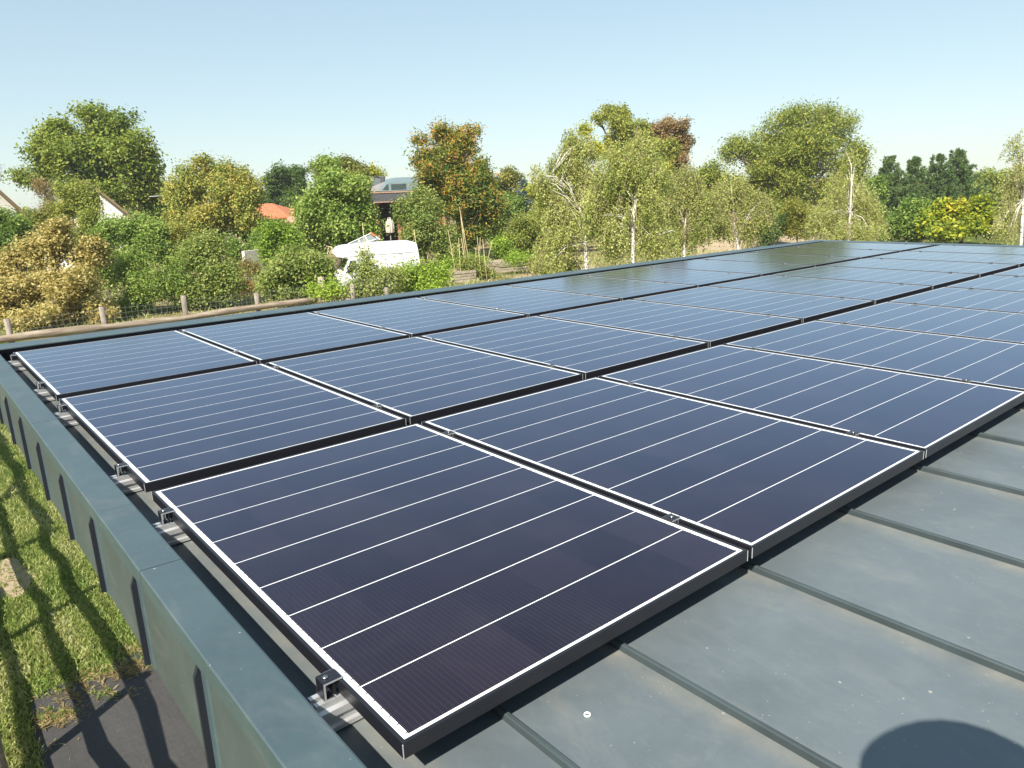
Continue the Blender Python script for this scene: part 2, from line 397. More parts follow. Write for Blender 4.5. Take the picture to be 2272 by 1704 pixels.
# mounting rails with their clamps
def plate(m, x0, x1, y0, y1, z0, z1):
    m.box(x0, x1, y0, y1, z0, z1, 0)
    m.box(x0, x1, y0-0.0004, y0, z0, z1, 1); m.box(x0, x1, y1, y1+0.0004, z0, z1, 1)
def make_rail():
    root = empty('mounting_rail')
    m = MB()
    prof = [(-0.027, -0.095), (0.027, -0.095), (0.027, -0.086), (0.021, -0.083), (0.021, -0.066), (0.026, -0.064), (0.026, -0.050), (0.018, -0.046), (0.018, -0.0325),
            (0.006, -0.0325), (0.006, -0.045), (-0.006, -0.045), (-0.006, -0.0325), (-0.018, -0.0325), (-0.018, -0.046), (-0.026, -0.050), (-0.026, -0.064), (-0.021, -0.066), (-0.021, -0.083), (-0.027, -0.086)]
    m.prism(prof, -0.050, 10.04, 'x'); m.build('rail', M_ALU, root)
    def bolt(parent, x, z):
        b = MB(); b.tube([(x, 0, z), (x, 0, z+0.0035)], [0.0055, 0.0050], 10); b.tube([(x, 0, -0.046), (x, 0, z)], [0.0025, 0.0025], 6)
        b.build('bolt', M_STEEL, parent)
    e = MB(); plate(e, -0.031, 0.0065, -0.017, 0.017, 0.0009, 0.0042); plate(e, -0.031, -0.0275, -0.017, 0.017, -0.0325, 0.0009); plate(e, -0.0275, -0.012, -0.017, 0.017, -0.0325, -0.0290)
    e.box(-0.0115, -0.0085, -0.0165, 0.0165, -0.026, 0.0005, 0)
    ec = e.build('end_clamp', [M_FRAME, M_ALU], root); bolt(ec, -0.019, 0.0042)
    e = MB(); plate(e, 9.974, 10.012, -0.017, 0.017, 0.0009, 0.0042); plate(e, 10.0085, 10.012, -0.017, 0.017, -0.0325, 0.0009)
    ec = e.build('end_clamp', [M_FRAME, M_ALU], root); bolt(ec, 9.998, 0.0042)
    mid = None
    for k in range(1, 10):
        if mid is None:
            g = MB(); plate(g, k-0.0275, k+0.0075, -0.017, 0.017, 0.0009, 0.0040)
            plate(g, k-0.0170, k-0.0145, -0.017, 0.017, -0.020, 0.0009); plate(g, k-0.0055, k-0.0030, -0.017, 0.017, -0.020, 0.0009)
            mid = g.build('mid_clamp', [M_FRAME, M_ALU], root); bolt(mid, k-0.01, 0.0040)
        else:
            c = copy_tree(mid, root); c.location.x = k - 1
    for k in range(0, 20, 2):                                           # feet that grip the seams
        f = MB(); x = 0.56 + 0.5*k; f.box(x-0.02, x+0.02, -0.04, 0.04, -0.0992, -0.0952); f.build('seam_foot', M_ALU, root)
    return root
rp = None
for k, (y, lab) in enumerate(((0.240, 'aluminium mounting rail nearest the bare roof, under the front panel row'),
               (1.278, 'aluminium mounting rail under the upper half of the front panel row'),
               (1.806, 'aluminium mounting rail under the lower half of the middle panel row'),
               (2.890, 'aluminium mounting rail under the upper half of the middle panel row'),
               (3.487, 'aluminium mounting rail under the lower half of the back panel row'),
               (4.480, 'aluminium mounting rail nearest the rear parapet, under the back panel row'))):
    o = make_rail() if rp is None else copy_tree(rp)
    rp = rp or o; o.location = (0, y, 0)
    tag(o, lab, 'rail', 'mounting rails with clamps under the panels')
m = MB(); q = onz(1303, 1588, ZR)
ring = []; 
for a in range(16):
    for b in range(6):
        A, B = 2*math.pi*a/16, 2*math.pi*b/6
        ring.append((q[0]+(0.0055+0.0016*math.cos(B))*math.cos(A), q[1]+(0.0055+0.0016*math.cos(B))*math.sin(A), ZR+0.0026+0.0022*math.sin(B)))
m.add(ring, [(a*6+b, ((a+1)%16)*6+b, ((a+1)%16)*6+(b+1)%6, a*6+(b+1)%6) for a in range(16) for b in range(6)], 0, True)
o = m.build('washer', M_WHITEPAINT, None, loc=(q[0], q[1], ZR)); tag(o, 'tiny pale ring washer lying on the bare zinc roof sheet', 'washer')

# ------------------------------------------------------------------ vegetation
def mat_leaf(name, cols, trans=0.46, rough=0.55):
    m = Mat(name); a = m.node('ShaderNodeAttribute'); a.attribute_name = 'tint'
    k = len(cols); col = m.ramp(a.outputs['Fac'], [(i/(k-1), c) for i, c in enumerate(cols)])
    d = m.node('ShaderNodeBsdfPrincipled'); m.link(col, d.inputs['Base Color']); d.inputs['Roughness'].default_value = rough; d.inputs['Specular IOR Level'].default_value = 0.3
    t = m.node('ShaderNodeBsdfTranslucent'); m.link(m.mix(0.35, col, (0.25, 0.30, 0.02)), t.inputs['Color'])
    x = m.node('ShaderNodeMixShader'); x.inputs[0].default_value = trans
    m.link(d.outputs[0], x.inputs[1]); m.link(t.outputs[0], x.inputs[2]); m.link(x.outputs[0], m.out.inputs[0])
    return m.m
M_BARK = simple('bark', (0.11, 0.085, 0.065), 0.9, 0, 0.2, 0.4, 5, 0.5)
M_TWIG = simple('pale_twig', (0.26, 0.20, 0.13), 0.9, 0, 0.2, 0.3, 3)
M_BIRCH = Mat('birch_bark'); _c = M_BIRCH.coord(); _n = M_BIRCH.noise(4, 5, 0.7, M_BIRCH.scale(_c, (1, 1, 2.4)))
M_BIRCH.bsdf(M_BIRCH.ramp(_n, [(0.36, (0.05, 0.045, 0.04)), (0.46, (0.62, 0.58, 0.52)), (0.8, (0.80, 0.77, 0.71))]), 0.7, 0, 0.3); M_BIRCH = M_BIRCH.m
PAL = dict(
 walnut=[(0.030,0.055,0.010),(0.060,0.095,0.015),(0.105,0.140,0.026),(0.16,0.18,0.040)],
 dark=[(0.020,0.045,0.010),(0.040,0.075,0.014),(0.065,0.105,0.020)],
 green=[(0.030,0.060,0.012),(0.062,0.105,0.020),(0.110,0.155,0.035),(0.17,0.20,0.06)],
 shrub=[(0.025,0.050,0.014),(0.050,0.085,0.022),(0.090,0.125,0.036),(0.16,0.18,0.07)],
 olive=[(0.060,0.070,0.014),(0.115,0.120,0.022),(0.18,0.165,0.035)],
 autumn=[(0.060,0.085,0.016),(0.125,0.145,0.026),(0.205,0.185,0.036),(0.28,0.165,0.040)],
 tan=[(0.10,0.085,0.022),(0.24,0.185,0.055),(0.37,0.29,0.105),(0.44,0.36,0.15)],
 yellow=[(0.11,0.14,0.016),(0.25,0.26,0.020),(0.42,0.33,0.028),(0.45,0.28,0.03)],
 bright=[(0.060,0.105,0.014),(0.12,0.19,0.024),(0.21,0.27,0.040)],
 birch=[(0.080,0.095,0.022),(0.145,0.160,0.036),(0.21,0.21,0.058),(0.28,0.25,0.10)],
 willow=[(0.045,0.070,0.016),(0.085,0.115,0.024),(0.14,0.155,0.032),(0.21,0.20,0.042)],
 robinia=[(0.085,0.11,0.024),(0.15,0.17,0.034),(0.24,0.235,0.05)],
 brown=[(0.09,0.075,0.030),(0.19,0.125,0.050),(0.26,0.165,0.06)],
 sumac=[(0.022,0.055,0.008),(0.050,0.095,0.015),(0.11,0.14,0.022),(0.24,0.20,0.026),(0.28,0.145,0.032)],
 pine=[(0.022,0.048,0.018),(0.042,0.075,0.024),(0.075,0.105,0.034)],
 spruce=[(0.050,0.080,0.080),(0.085,0.125,0.125),(0.14,0.18,0.18)],
 rust=[(0.16,0.075,0.022),(0.26,0.115,0.032)],
 grass=[(0.045,0.085,0.012),(0.105,0.155,0.022),(0.19,0.215,0.045),(0.30,0.26,0.10)],
 straw=[(0.25,0.18,0.075),(0.42,0.32,0.15),(0.52,0.42,0.22)])
HUE = dict(straw=(1, 1, 1), tan=(1, 1.03, 1.05), yellow=(0.88, 1.04, 1), rust=(1, 1, 1), spruce=(1, 1, 1), sumac=(1.1, 1.05, 1.2), dark=(1.05, 1, 1.2), grass=(1.15, 1.03, 1.8), birch=(1.02, 1.06, 1.15), shrub=(1.28, 1.14, 0.95), walnut=(1.20, 1.12, 1.0), autumn=(1.05, 1.05, 1.3), brown=(1.05, 1.05, 1.2), pine=(1.15, 1.02, 1.1))
TONE = dict(straw=1.0, tan=1.5, yellow=1.5, rust=1.2, birch=2.4, grass=2.2, autumn=2.5, walnut=2.2, sumac=1.9, shrub=2.5, green=2.3, dark=2.2, willow=2.2, pine=3.3, olive=2.0, robinia=1.95, bright=1.9, brown=1.8)
LEAF = {k: mat_leaf(k + '_leaf', [tuple(min(0.62, x*TONE.get(k, 1.75)*g) for x, g in zip(c, HUE.get(k, (1.20, 1.16, 1.10)))) for c in v]) for k, v in PAL.items()}

def quads(name, v, tint, mat, parent):
    """v: (n,4,3) corners of n leaves, tint: (n,)"""
    n = len(v); me = bpy.data.meshes.new(name)
    me.vertices.add(n*4); me.vertices.foreach_set('co', v.reshape(-1).astype(np.float32))
    me.loops.add(n*4); me.loops.foreach_set('vertex_index', np.arange(n*4, dtype=np.int32))
    me.polygons.add(n); me.polygons.foreach_set('loop_start', np.arange(0, n*4, 4, dtype=np.int32))
    at = me.attributes.new('tint', 'FLOAT', 'FACE'); at.data.foreach_set('value', np.clip(tint, 0, 1).astype(np.float32))
    me.update(calc_edges=True); me.validate()
    return link_mesh(name, me, mat, parent)
def unit(a): return a / (np.linalg.norm(a, axis=-1, keepdims=True) + 1e-9)
def leaves(c, size, wid=0.55, up=0.4, out=None, down=0.0):
    """rhombic leaves at centres c, randomly turned; normals lean up and outwards, tips hang by down"""
    n = len(c); nr = rng.normal(size=(n, 3)); nr[:, 2] = np.abs(nr[:, 2]) + up
    if out is not None: nr += out*0.7
    nr = unit(nr); t = unit(np.cross(nr, rng.normal(size=(n, 3)))); t[:, 2] -= down; t = unit(t - nr*np.sum(t*nr, 1, keepdims=True)); b = np.cross(nr, t)
    s = (size*rng.uniform(0.5, 1.45, n))[:, None]
    w = s*wid*0.5
    return np.stack([c + t*s*0.5, c + b*w + t*s*0.06 - nr*s*0.06, c - t*s*0.5, c - b*w + t*s*0.06 - nr*s*0.06], 1)
def sphere(n): return unit(rng.normal(size=(n, 3)))

def lobe_points(lobes, nclump, sub=10):
    """lobes: list of (centre, radii). Points on bumpy smaller lobes that sit on each lobe; returns pos, outward, tone"""
    subs = []
    for c, r in lobes:
        k = max(5, int(sub*rng.uniform(0.8, 1.2)))
        d = sphere(k); d[:, 2] = d[:, 2]*0.9 + 0.12
        q = rng.uniform(0.45, 0.80, k)[:, None]
        for ci, ri in zip(c + d*r*q, rng.uniform(0.26, 0.44, k)): subs.append((ci, r*ri*np.array([1, 1, 0.85]), rng.normal()))
        subs.append((c, r*0.62, rng.normal()))
    w = np.array([s[1][0]*s[1][2] for s in subs]); w /= w.sum()
    idx = rng.choice(len(subs), nclump, p=w)
    sc = np.array([s[0] for s in subs])[idx]; sr = np.array([s[1] for s in subs])[idx]; st = np.array([s[2] for s in subs])[idx]
    d = sphere(nclump); q = rng.uniform(0.0, 1.0, nclump)**0.38; q = np.where(rng.random(nclump) < 0.10, q + rng.exponential(0.13, nclump), q)
    return sc + d*sr*q[:, None], d, st

def px_lobes(px, d, depth=0.85):
    out = []
    for cx, cy, rx, ry in px:
        k = d/F_PX; a = rx*k*1.13; b = ry*k*1.13
        c = P(cx, cy, d*(1 + rng.uniform(-0.012, 0.012)))
        fw = CAM_R[:, 1].copy(); fw[2] = 0; fw /= np.linalg.norm(fw)
        out.append((c, np.array([a*0.96, a*0.96, b])))
    return out
def area_px(px): return sum(math.pi*rx*ry for _, _, rx, ry in px)*0.203

def limb_mesh(base, lobes, r0, mat, parent, name='trunk', lean=None, twigs=3):
    m = MB(); top = max(lobes, key=lambda l: l[0][2])[0]
    cx = np.mean([l[0] for l in lobes], axis=0)
    zlow = min(l[0][2] - l[1][2]*0.5 for l in lobes)
    f = np.array([cx[0], cx[1], max(zlow, base[2]+0.35*(top[2]-base[2]))])
    f = base + (f - base)*0.9
    mid = base + (f - base)*0.5 + rng.normal(size=3)*r0*0.6
    m.tube([base - np.array([0, 0, .1]), base + np.array([0, 0, .12]), mid, f], [r0*1.4, r0*1.08, r0*0.9, r0*0.75], 9)
    for c, r in lobes:
        e = c + np.array([0, 0, r[2]*0.35]); q = f + (e - f)*0.5 + rng.normal(size=3)*np.linalg.norm(e-f)*0.07; q[2] -= 0.05*np.linalg.norm(e-f)
        m.tube([f - (f-base)*0.06, q, e], [r0*0.55, r0*0.34, r0*0.08], 6)
        for _ in range(twigs):
            d = sphere(1)[0]; d[2] = abs(d[2])*0.7; e2 = c + d*r*0.85; s = q + (e - q)*rng.uniform(0.1, 0.8)
            m.tube([s, (s+e2)/2 + rng.normal(size=3)*0.06*np.linalg.norm(e2-s), e2], [r0*0.22, r0*0.14, r0*0.03], 5)
    return m.build(name, mat, parent, fix=False)

def base_of(px, d, bx=None):
    x = bx if bx is not None else np.mean([p[0] for p in px]); y = max(p[1]+p[3]*0.8 for p in px)
    b = P(x, y, d); b[2] = ZG; return b
def plant(name, label, cat, px, d, pal, leaf=0.16, dens=1.0, r0=0.16, bx=None, clump=9, spread=0.16, sub=10, tone=0.5, tsd=0.16, wid=0.6, up=0.5, down=0.15, twigs=3, bark=None, group=None, grade=0.0):
    lobes = px_lobes(px, d); b = base_of(px, d, bx)
    root = empty(name, b); tag(root, label, cat, group)
    leaf = leaf*0.82; lp = leaf*745/d; n = int(dens*5.8*area_px(px)/(0.17*lp*lp)); n = min(n, 100000)
    nc = max(30, n//clump); c, o, st = lobe_points(lobes, nc, sub)
    i = np.repeat(np.arange(nc), clump)
    p = c[i] + rng.normal(size=(len(i), 3))*(spread*rng.uniform(0.6, 1.5, nc))[i][:, None]
    ct = tone + st*tsd*0.8 + rng.normal(size=nc)*tsd
    t = ct[i] + rng.normal(size=len(i))*0.12
    if grade:
        z = p[:, 2]; t = t + grade*((z - z.min())/(np.ptp(z)+1e-6) - 0.5)
    v = leaves(p, leaf, wid, up, o[i], down)
    v = v[(v[:, :, 2].min(1) > ZG+0.02)]; 
    t = t[:len(v)] if len(v) != len(t) else t
    limb_mesh(b - np.array(b), [(cc - b, r) for cc, r in lobes], r0, bark or M_BARK, root, 'trunk' if cat == 'tree' else 'stem', twigs=twigs)
    quads('crown' if cat == 'tree' else 'foliage', v - b, t, LEAF[pal], root)
    return root

def birch(label, px, d, trunk, pal='birch', leaf=0.070, dens=1.0, r0=0.09, limbs=(), tone=0.5, group='weeping birches behind the roof', weep=1.0):
    """hanging strands of small leaves on arching pale limbs; trunk: pixel polyline from the ground up"""
    lobes = px_lobes(px, d)
    tp = [P(x, y, d) for x, y in trunk]; g = tp[0].copy(); g[2] = ZG
    b = g.copy(); root = empty('weeping_birch', b); tag(root, label, 'tree', group)
    m = MB(); pts = [g] + tp; k = len(pts)
    m.tube([q - b for q in pts], [r0*(1 - 0.88*i/(k-1)) for i in range(k)], 8)
    for l in limbs:
        q = [P(x, y, d + dz) - b for x, y, dz in l]; n = len(q); m.tube(q, [r0*0.52*(1 - 0.8*i/(n-1)) for i in range(n)], 6)
    stems = np.array(pts[1:])
    for c, r in lobes:                                             # ascending limbs that arch over
        for _ in range(5):
            e = c + sphere(1)[0]*r*0.7; e[2] = c[2] + r[2]*rng.uniform(0.0, 0.7); low = [q_ for q_ in stems if q_[2] < e[2] - 0.35 and q_[2] > stems[0][2] + 0.2]; s = low[rng.integers(max(0, len(low)-2), len(low))] if low else stems[min(1, len(stems)-1)]
            q = s*0.45 + e*0.55; q[2] += 0.15*np.linalg.norm(e - s)
            m.tube([s-b, q-b, e-b], [r0*0.26, r0*0.16, r0*0.03], 5)
    m.build('trunk', M_BIRCH, root, fix=False)
    lp = leaf*745/d; n = int(dens*3.4*area_px(px)/(0.17*lp*lp)); n = min(n, 90000)
    per = 22; ns = max(20, n//per)
    c, o, st = lobe_points(lobes, ns, 9); 
    sel = rng.integers(0, ns, ns)
    L = rng.uniform(0.35, 1.25, ns)*weep; drift = rng.normal(size=(ns, 2))*0.16 + o[:, :2]*0.22
    i = np.repeat(np.arange(ns), per); f = rng.uniform(0, 1, len(i))
    p = c[i].copy(); p[:, :2] += drift[i]*f[:, None]; p[:, 2] += L[i]*(0.5 - f)
    p += rng.normal(size=p.shape)*0.045
    t = tone + (st*0.13)[i] + rng.normal(size=ns)[i]*0.14 + rng.normal(size=len(i))*0.14
    v = leaves(p, leaf, 0.7, 0.1, None, 0.7); 
    k2 = v[:, :, 2].min(1) > ZG + 0.05
    line = np.array(pts); zt_ = line[0, 2] + 0.72*(line[-1, 2] - line[0, 2])           # the lower stem stays bare
    ti = np.interp(p[:, 2], line[:, 2], np.arange(len(line))); lo_ = np.clip(ti.astype(int), 0, len(line)-2); sx = line[lo_] + (line[lo_+1]-line[lo_])*(ti-lo_)[:, None]
    dd_ = np.linalg.norm(p[:, :2]-sx[:, :2], axis=1); tow = np.sum((p[:, :2]-sx[:, :2])*unit(CAM_C[:2]-line[0, :2]), axis=1); side_ = np.sqrt(np.maximum(dd_**2 - tow**2, 0))
    k2 &= ~((p[:, 2] < zt_) & (side_ < 0.16) & (tow > -0.1) & (tow < 1.6) & (rng.random(len(p)) < 0.82)); v, t = v[k2], t[k2]
    quads('crown', v - b, t, LEAF[pal], root)
    # the hanging twigs themselves
    tw = rng.choice(ns, min(ns, 900), replace=False); a = c[tw].copy(); a[:, 2] += L[tw]*0.5; e = c[tw].copy(); e[:, :2] += drift[tw]; e[:, 2] -= L[tw]*0.5
    sd = unit(np.cross(e - a, rng.normal(size=a.shape)))*0.007
    quads('twigs', np.stack([a - sd, a + sd, e + sd*0.5, e - sd*0.5], 1) - b, np.zeros(len(tw)), M_TWIG, root)
    return root

def conifer(name, label, px, py_top, py_bot, half, d, pal, group=None, tiers=11, needle=0.30, tone=0.4, lean=0):
    """upright trunk with tiers of upturned branches carrying needle tufts"""
    top = P(px, py_top, d); bot = P(px, py_bot, d); b = bot.copy(); b[2] = ZG
    root = empty(name, b); tag(root, label, 'tree', group)
    h = top[2] - bot[2]; R = half*d/F_PX; m = MB(); m.tube([(0,0,-.1), (0,0,(top[2]-ZG)*0.5), (top-b)], [0.16, 0.11, 0.02], 7)
    C = []; D = []; T = []
    for k in range(tiers*9):
        f = rng.uniform(0, 1)**0.85*0.97; z = bot[2] + h*f; rr = R*(1 - f)**1.1*rng.uniform(0.55, 1.15) + 0.04
        a = rng.uniform(0, 2*math.pi); u = np.array([math.cos(a), math.sin(a), 0]); o = np.array([b[0], b[1], z])
        tip = o + u*rr + np.array([0, 0, rr*0.38 + 0.05]); mid = o + u*rr*0.55
        m.tube([o-b, mid-b, tip-b], [0.03, 0.018, 0.005], 4)
        nn = max(2, int(rr/0.16)); tt = rng.normal()*0.16
        for q in np.linspace(0.4, 1.05, nn):
            cpt = mid + (tip-mid)*((q-0.5)/0.5) if q > 0.5 else o + (mid-o)*(q/0.5)
            C.append(cpt + rng.normal(size=3)*0.05); D.append(u*0.6 + np.array([0, 0, 0.8])); T.append(tone + tt + rng.normal()*0.12)
    for _ in range(14): C.append(top + np.array([0, 0, -rng.uniform(0.15, 1.1)]) + rng.normal(size=3)*0.03); D.append(np.array([0, 0, 1.])); T.append(tone)
    m.build('trunk', M_BARK, root, fix=False)
    C = np.array(C); D = np.array(D); T = np.array(T); per = 22; i = np.repeat(np.arange(len(C)), per)
    dr = unit(D[i] + rng.normal(size=(len(i), 3))*0.75); s = needle*rng.uniform(0.6, 1.1, len(i))[:, None]
    w = unit(np.cross(dr, rng.normal(size=dr.shape)))*s*0.12; p = C[i]
    quads('crown', np.stack([p - w*0.6, p + dr*s*0.6 - w, p + dr*s, p + dr*s*0.6 + w], 1) - b, T[i] + rng.normal(size=len(i))*0.1, LEAF[pal], root)
    return root

def blades(name, pts, h, w, pal, label, cat, tone=0.5, lay=0.5, tsd=0.2):
    n = len(pts); a = rng.uniform(0, 2*math.pi, n); side = np.stack([np.cos(a), np.sin(a), np.zeros(n)], 1)
    hh = h*rng.uniform(0.5, 1.25, n); ln = rng.normal(size=(n, 3))*lay; ln[:, 2] = 1; ln = unit(ln)
    bend = rng.normal(size=(n, 3))*0.25; bend[:, 2] = -0.15
    m = pts + ln*(hh*0.55)[:, None]; t = pts + ln*hh[:, None] + bend*hh[:, None]*0.6
    ww = (w*rng.uniform(0.6, 1.3, n))[:, None]*0.5
    v = np.stack([pts - side*ww, pts + side*ww, m + side*ww*0.8, t], 1)
    tn = tone + rng.normal(size=n)*tsd
    o = quads(name, v, tn, LEAF[pal], None); tag(o, label, cat, None, 'stuff'); return o

# ------------------------------------------------------------------ ground cover next to the building
M_CLOTH = Mat('weed_cloth'); _c = M_CLOTH.coord(); _s = M_CLOTH.node('ShaderNodeSeparateXYZ'); M_CLOTH.link(_c, _s.inputs[0])
def _gl(sock, k): return M_CLOTH.math('LESS_THAN', M_CLOTH.math('ABSOLUTE', M_CLOTH.math('SUBTRACT', M_CLOTH.math('FRACT', M_CLOTH.math('MULTIPLY', sock, k)), 0.5)), 0.05)
_g = M_CLOTH.math('MAXIMUM', _gl(_s.outputs[0], 13.0), _gl(_s.outputs[1], 13.0)); _n = M_CLOTH.noise(3.0, 6, 0.65, _c, 0.4); _n2 = M_CLOTH.noise(35, 4, 0.6, _c)  # woven grid lines, also put in for the faint wire mesh shadow
_col = M_CLOTH.mix(_n, (0.036, 0.036, 0.036), (0.066, 0.063, 0.060)); _col = M_CLOTH.mix(M_CLOTH.math('MULTIPLY', _g, 0.22), _col, (0.020, 0.020, 0.024))
_col = M_CLOTH.mix(M_CLOTH.math('MULTIPLY', M_CLOTH.step(_n2, 0.62, 0.8), 0.35), _col, (0.20, 0.17, 0.13))
M_CLOTH.bsdf(_col, 0.75, 0, 0.4, _n, 0.5, 0.04); M_CLOTH = M_CLOTH.m
def blob(name, pts, z, mat, **t):
    mb = MB(); n = len(pts); c = np.mean(np.array(pts), 0)
    fine = []
    for i in range(n):
        a, b = np.array(pts[i]), np.array(pts[(i+1) % n]); L = np.linalg.norm(b-a); k = max(2, int(L/0.12)) if L < 12 else 24
        for j in range(k):
            q = a + (b-a)*j/k; fine.append(q + rng.normal(size=2)*min(0.035, L*0.02))
    vs = [(x, y, z) for x, y in fine]; mb.add(vs, [tuple(range(len(vs)))])
    o = mb.build(name, mat); tag(o, t.get('label'), t.get('cat'), None, t.get('kind')); return o
blob('ground_cloth', [(-0.42, 1.0), (-0.36, 3.4), (-0.36, 4.9), (-0.30, 5.6), (-0.24, 6.05), (-0.02, 6.10), (0.20, 5.95), (0.50, 6.12), (0.9, 6.2), (2.6, 6.3), (2.6, 1.0)], ZG+0.006, M_CLOTH,
     label='black weed control cloth spread on the ground below the left parapet', cat='ground cloth')
blob('bare_earth', [(-0.32, 8.3), (-0.05, 8.15), (0.12, 8.6), (0.0, 9.3), (-0.3, 9.4)], ZG+0.004, M_EARTH, kind='structure')
def scatter(n, x0, x1, y0, y1): return np.stack([rng.uniform(x0, x1, n), rng.uniform(y0, y1, n), np.full(n, ZG)], 1)
def vnoise(p, s, seed=0):
    r = np.random.default_rng(seed); t = 0
    for k in range(4):
        d = r.normal(size=2)*s*(1.7**k); ph = r.uniform(0, 6.28); t = t + np.sin(p[:, 0]*d[0] + p[:, 1]*d[1] + ph)
    return t/4
p1 = scatter(62000, -0.75, 1.9, 5.95, 10.0); p2 = scatter(70000, -0.9, 2.6, 10.0, 20.0); p3 = scatter(9000, -0.8, -0.30, 3.3, 6.1)
gp = np.concatenate([p1, p2, p3]); vn = vnoise(gp, 1.6, 3); bare = ((gp[:, 0]+0.1)**2/0.05 + (gp[:, 1]-8.75)**2/0.42) < 1
edge = (gp[:, 1] < 6.35) & (gp[:, 0] > -0.3) & (rng.random(len(gp)) < 0.75)
keep = ~(bare & (rng.random(len(gp)) < 0.85)) & ~edge; gp, vn = gp[keep], vn[keep]
lo = blades('lawn_grass', gp, 0.070, 0.008, 'grass', 'short mown green grass of the lawn below the left parapet', 'grass', 0.48, 0.55, 0.2)
lo.data.attributes['tint'].data.foreach_set('value', np.clip(0.46 + vn*0.32 + rng.normal(size=len(gp))*0.17, 0, 1).astype(np.float32))
ns_ = 4200; sp = np.stack([rng.uniform(-0.28, 0.95, ns_), np.zeros(ns_), np.full(ns_, ZG+0.012)], 1)
sp[:, 1] = 5.72 + 0.42*(sp[:, 0]+0.1) + rng.normal(size=ns_)*0.17 + 0.12*np.sin(sp[:, 0]*11)
sp = sp[vnoise(sp, 7.0, 5) > -0.05]
blades('dry_straw', sp, 0.06, 0.005, 'straw', 'loose dry straw along the frayed edge of the black ground cloth', 'straw', 0.5, 2.2, 0.25)
wp = np.stack([rng.uniform(-0.30, 1.0, 3200), rng.uniform(5.55, 6.35, 3200), np.full(3200, ZG+0.01)], 1); wp = wp[vnoise(wp, 5.0, 21) > 0.12]
blades('low_weeds', wp, 0.05, 0.008, 'green', 'low green weeds growing over the frayed edge of the ground cloth', 'weeds', 0.35, 0.9, 0.2)
# ------------------------------------------------------------------ post and rail fence left of the roof
fx = -0.572
fe = empty('log_fence', (fx, 5.0, ZG)); tag(fe, 'grey weathered log fence beside the lawn, just entering at the bottom left corner', 'fence')
for k in range(-2, 8):
    m = MB(); y = 5.0 + 2.05*k
    m.tube([(fx, y, ZG-.1), (fx+0.006, y, ZG+0.7), (fx-0.004, y+0.01, ZG+1.40)], [0.055, 0.052, 0.047], 10); part(m, 'post', M_LOG, fe)
for z, r in ((1.22, 0.062), (0.77, 0.058), (0.32, 0.058)):
    ys = np.arange(0.4, 20, 0.7); m = MB()
    m.tube([(fx + rng.normal()*0.010 + 0.004, y, ZG+z+rng.normal()*0.040) for y in ys], [r*rng.uniform(0.78, 1.15) for _ in ys], 10); part(m, 'rail', M_LOG, fe)
m = MB(); m.tube([(fx+0.01, 10.2, ZG+0.35), (fx+0.01, 12.0, ZG+1.3)], [0.035, 0.035], 8); part(m, 'brace', M_LOG, fe)
# ------------------------------------------------------------------ garden fence beyond the roof
gf = empty('garden_fence', (6.0, 22.5, ZG)); tag(gf, 'weathered garden fence of short posts, long log rail and wire mesh behind the rear parapet', 'fence')
for px, py, top, w in ((22, 745, 706, 0.085), (229, 705, 680, 0.085), (413, 703, 654, 0.085), (573, 690, 649, 0.085), (716, 660, 613, 0.12), (784, 665, 629, 0.085), (859, 660, 637, 0.085)):
    r = ray(px, py); d = (22.62 - CAM_C[1])/r[1]; q = CAM_C + r*d; kz = P(px, top, d)[2]
    m = MB(); m.tube([(q[0], 22.62, ZG-0.1), (q[0]+0.01, 22.63, ZG+0.6), (q[0], 22.62, kz)], [w, w*0.95, w*0.9], 9); part(m, 'post', M_WOOD, gf)
m = MB(); xs = np.linspace(-3.0, 10.4, 22)
m.tube([(x, 22.46 + rng.normal()*0.02, -2.44 + 0.03*math.sin(x*0.9) + rng.normal()*0.012) for x in xs], [0.098*rng.uniform(0.8, 1.25) for x in xs], 10); part(m, 'rail', M_LOG, gf)
m = MB(); m.tube([(10.3, 22.48, -2.44), (11.0, 21.9, -2.48), (11.6, 21.3, -2.60)], [0.11, 0.10, 0.09], 9); part(m, 'rail', M_LOG, gf)
m = MB()
for z in np.arange(-3.1, -1.9, 0.14): m.obox((-3, 22.70, z), (13.5, 22.70, z), 0.004, 0.004)
for x in np.arange(-3, 13.5, 0.16): m.obox((x, 22.708, -3.2), (x, 22.708, -1.92), 0.004, 0.004)
part(m, 'wire_mesh', M_WIRE, gf)

# ------------------------------------------------------------------ earth and dry ground beyond
def gpoly(pxs): return [tuple(onz(x, y, ZG)[:2]) for x, y in pxs]
blob('bare_earth', gpoly([(1540, 590), (1545, 555), (1580, 520), (1660, 512), (1790, 514), (1850, 530), (1790, 548), (1700, 572), (1620, 600)]), ZG+0.010, M_EARTH, kind='structure')
blob('bare_earth', gpoly([(1120, 640), (1150, 606), (1260, 585), (1320, 590), (1330, 620), (1240, 650)]), ZG+0.008, M_EARTH, kind='structure')
def mound(px, py, rx, ry, h):
    c = onz(px, py, ZG); m = MB(); N, K = 28, 7; vs = []
    for k in range(K):
        for i in range(N):
            a = 2*math.pi*i/N; f = k/(K-1); w = 1 + 0.14*math.sin(3*a+px) + 0.08*math.sin(7*a)
            vs.append((c[0]+math.cos(a)*rx*f*w, c[1]+math.sin(a)*ry*f*w, ZG - 0.02 + h*(math.cos(f*math.pi)*0.5+0.5)*(1+0.12*rng.normal())))
    m.add(vs, [(k*N+i, k*N+(i+1)%N, (k+1)*N+(i+1)%N, (k+1)*N+i) for k in range(K-1) for i in range(N)], 0, True)
    o = m.build('earth_mound', M_EARTH); tag(o, kind='structure')
mound(1640, 545, 6.5, 4.0, 0.8); mound(1765, 530, 5.5, 3.5, 0.75)

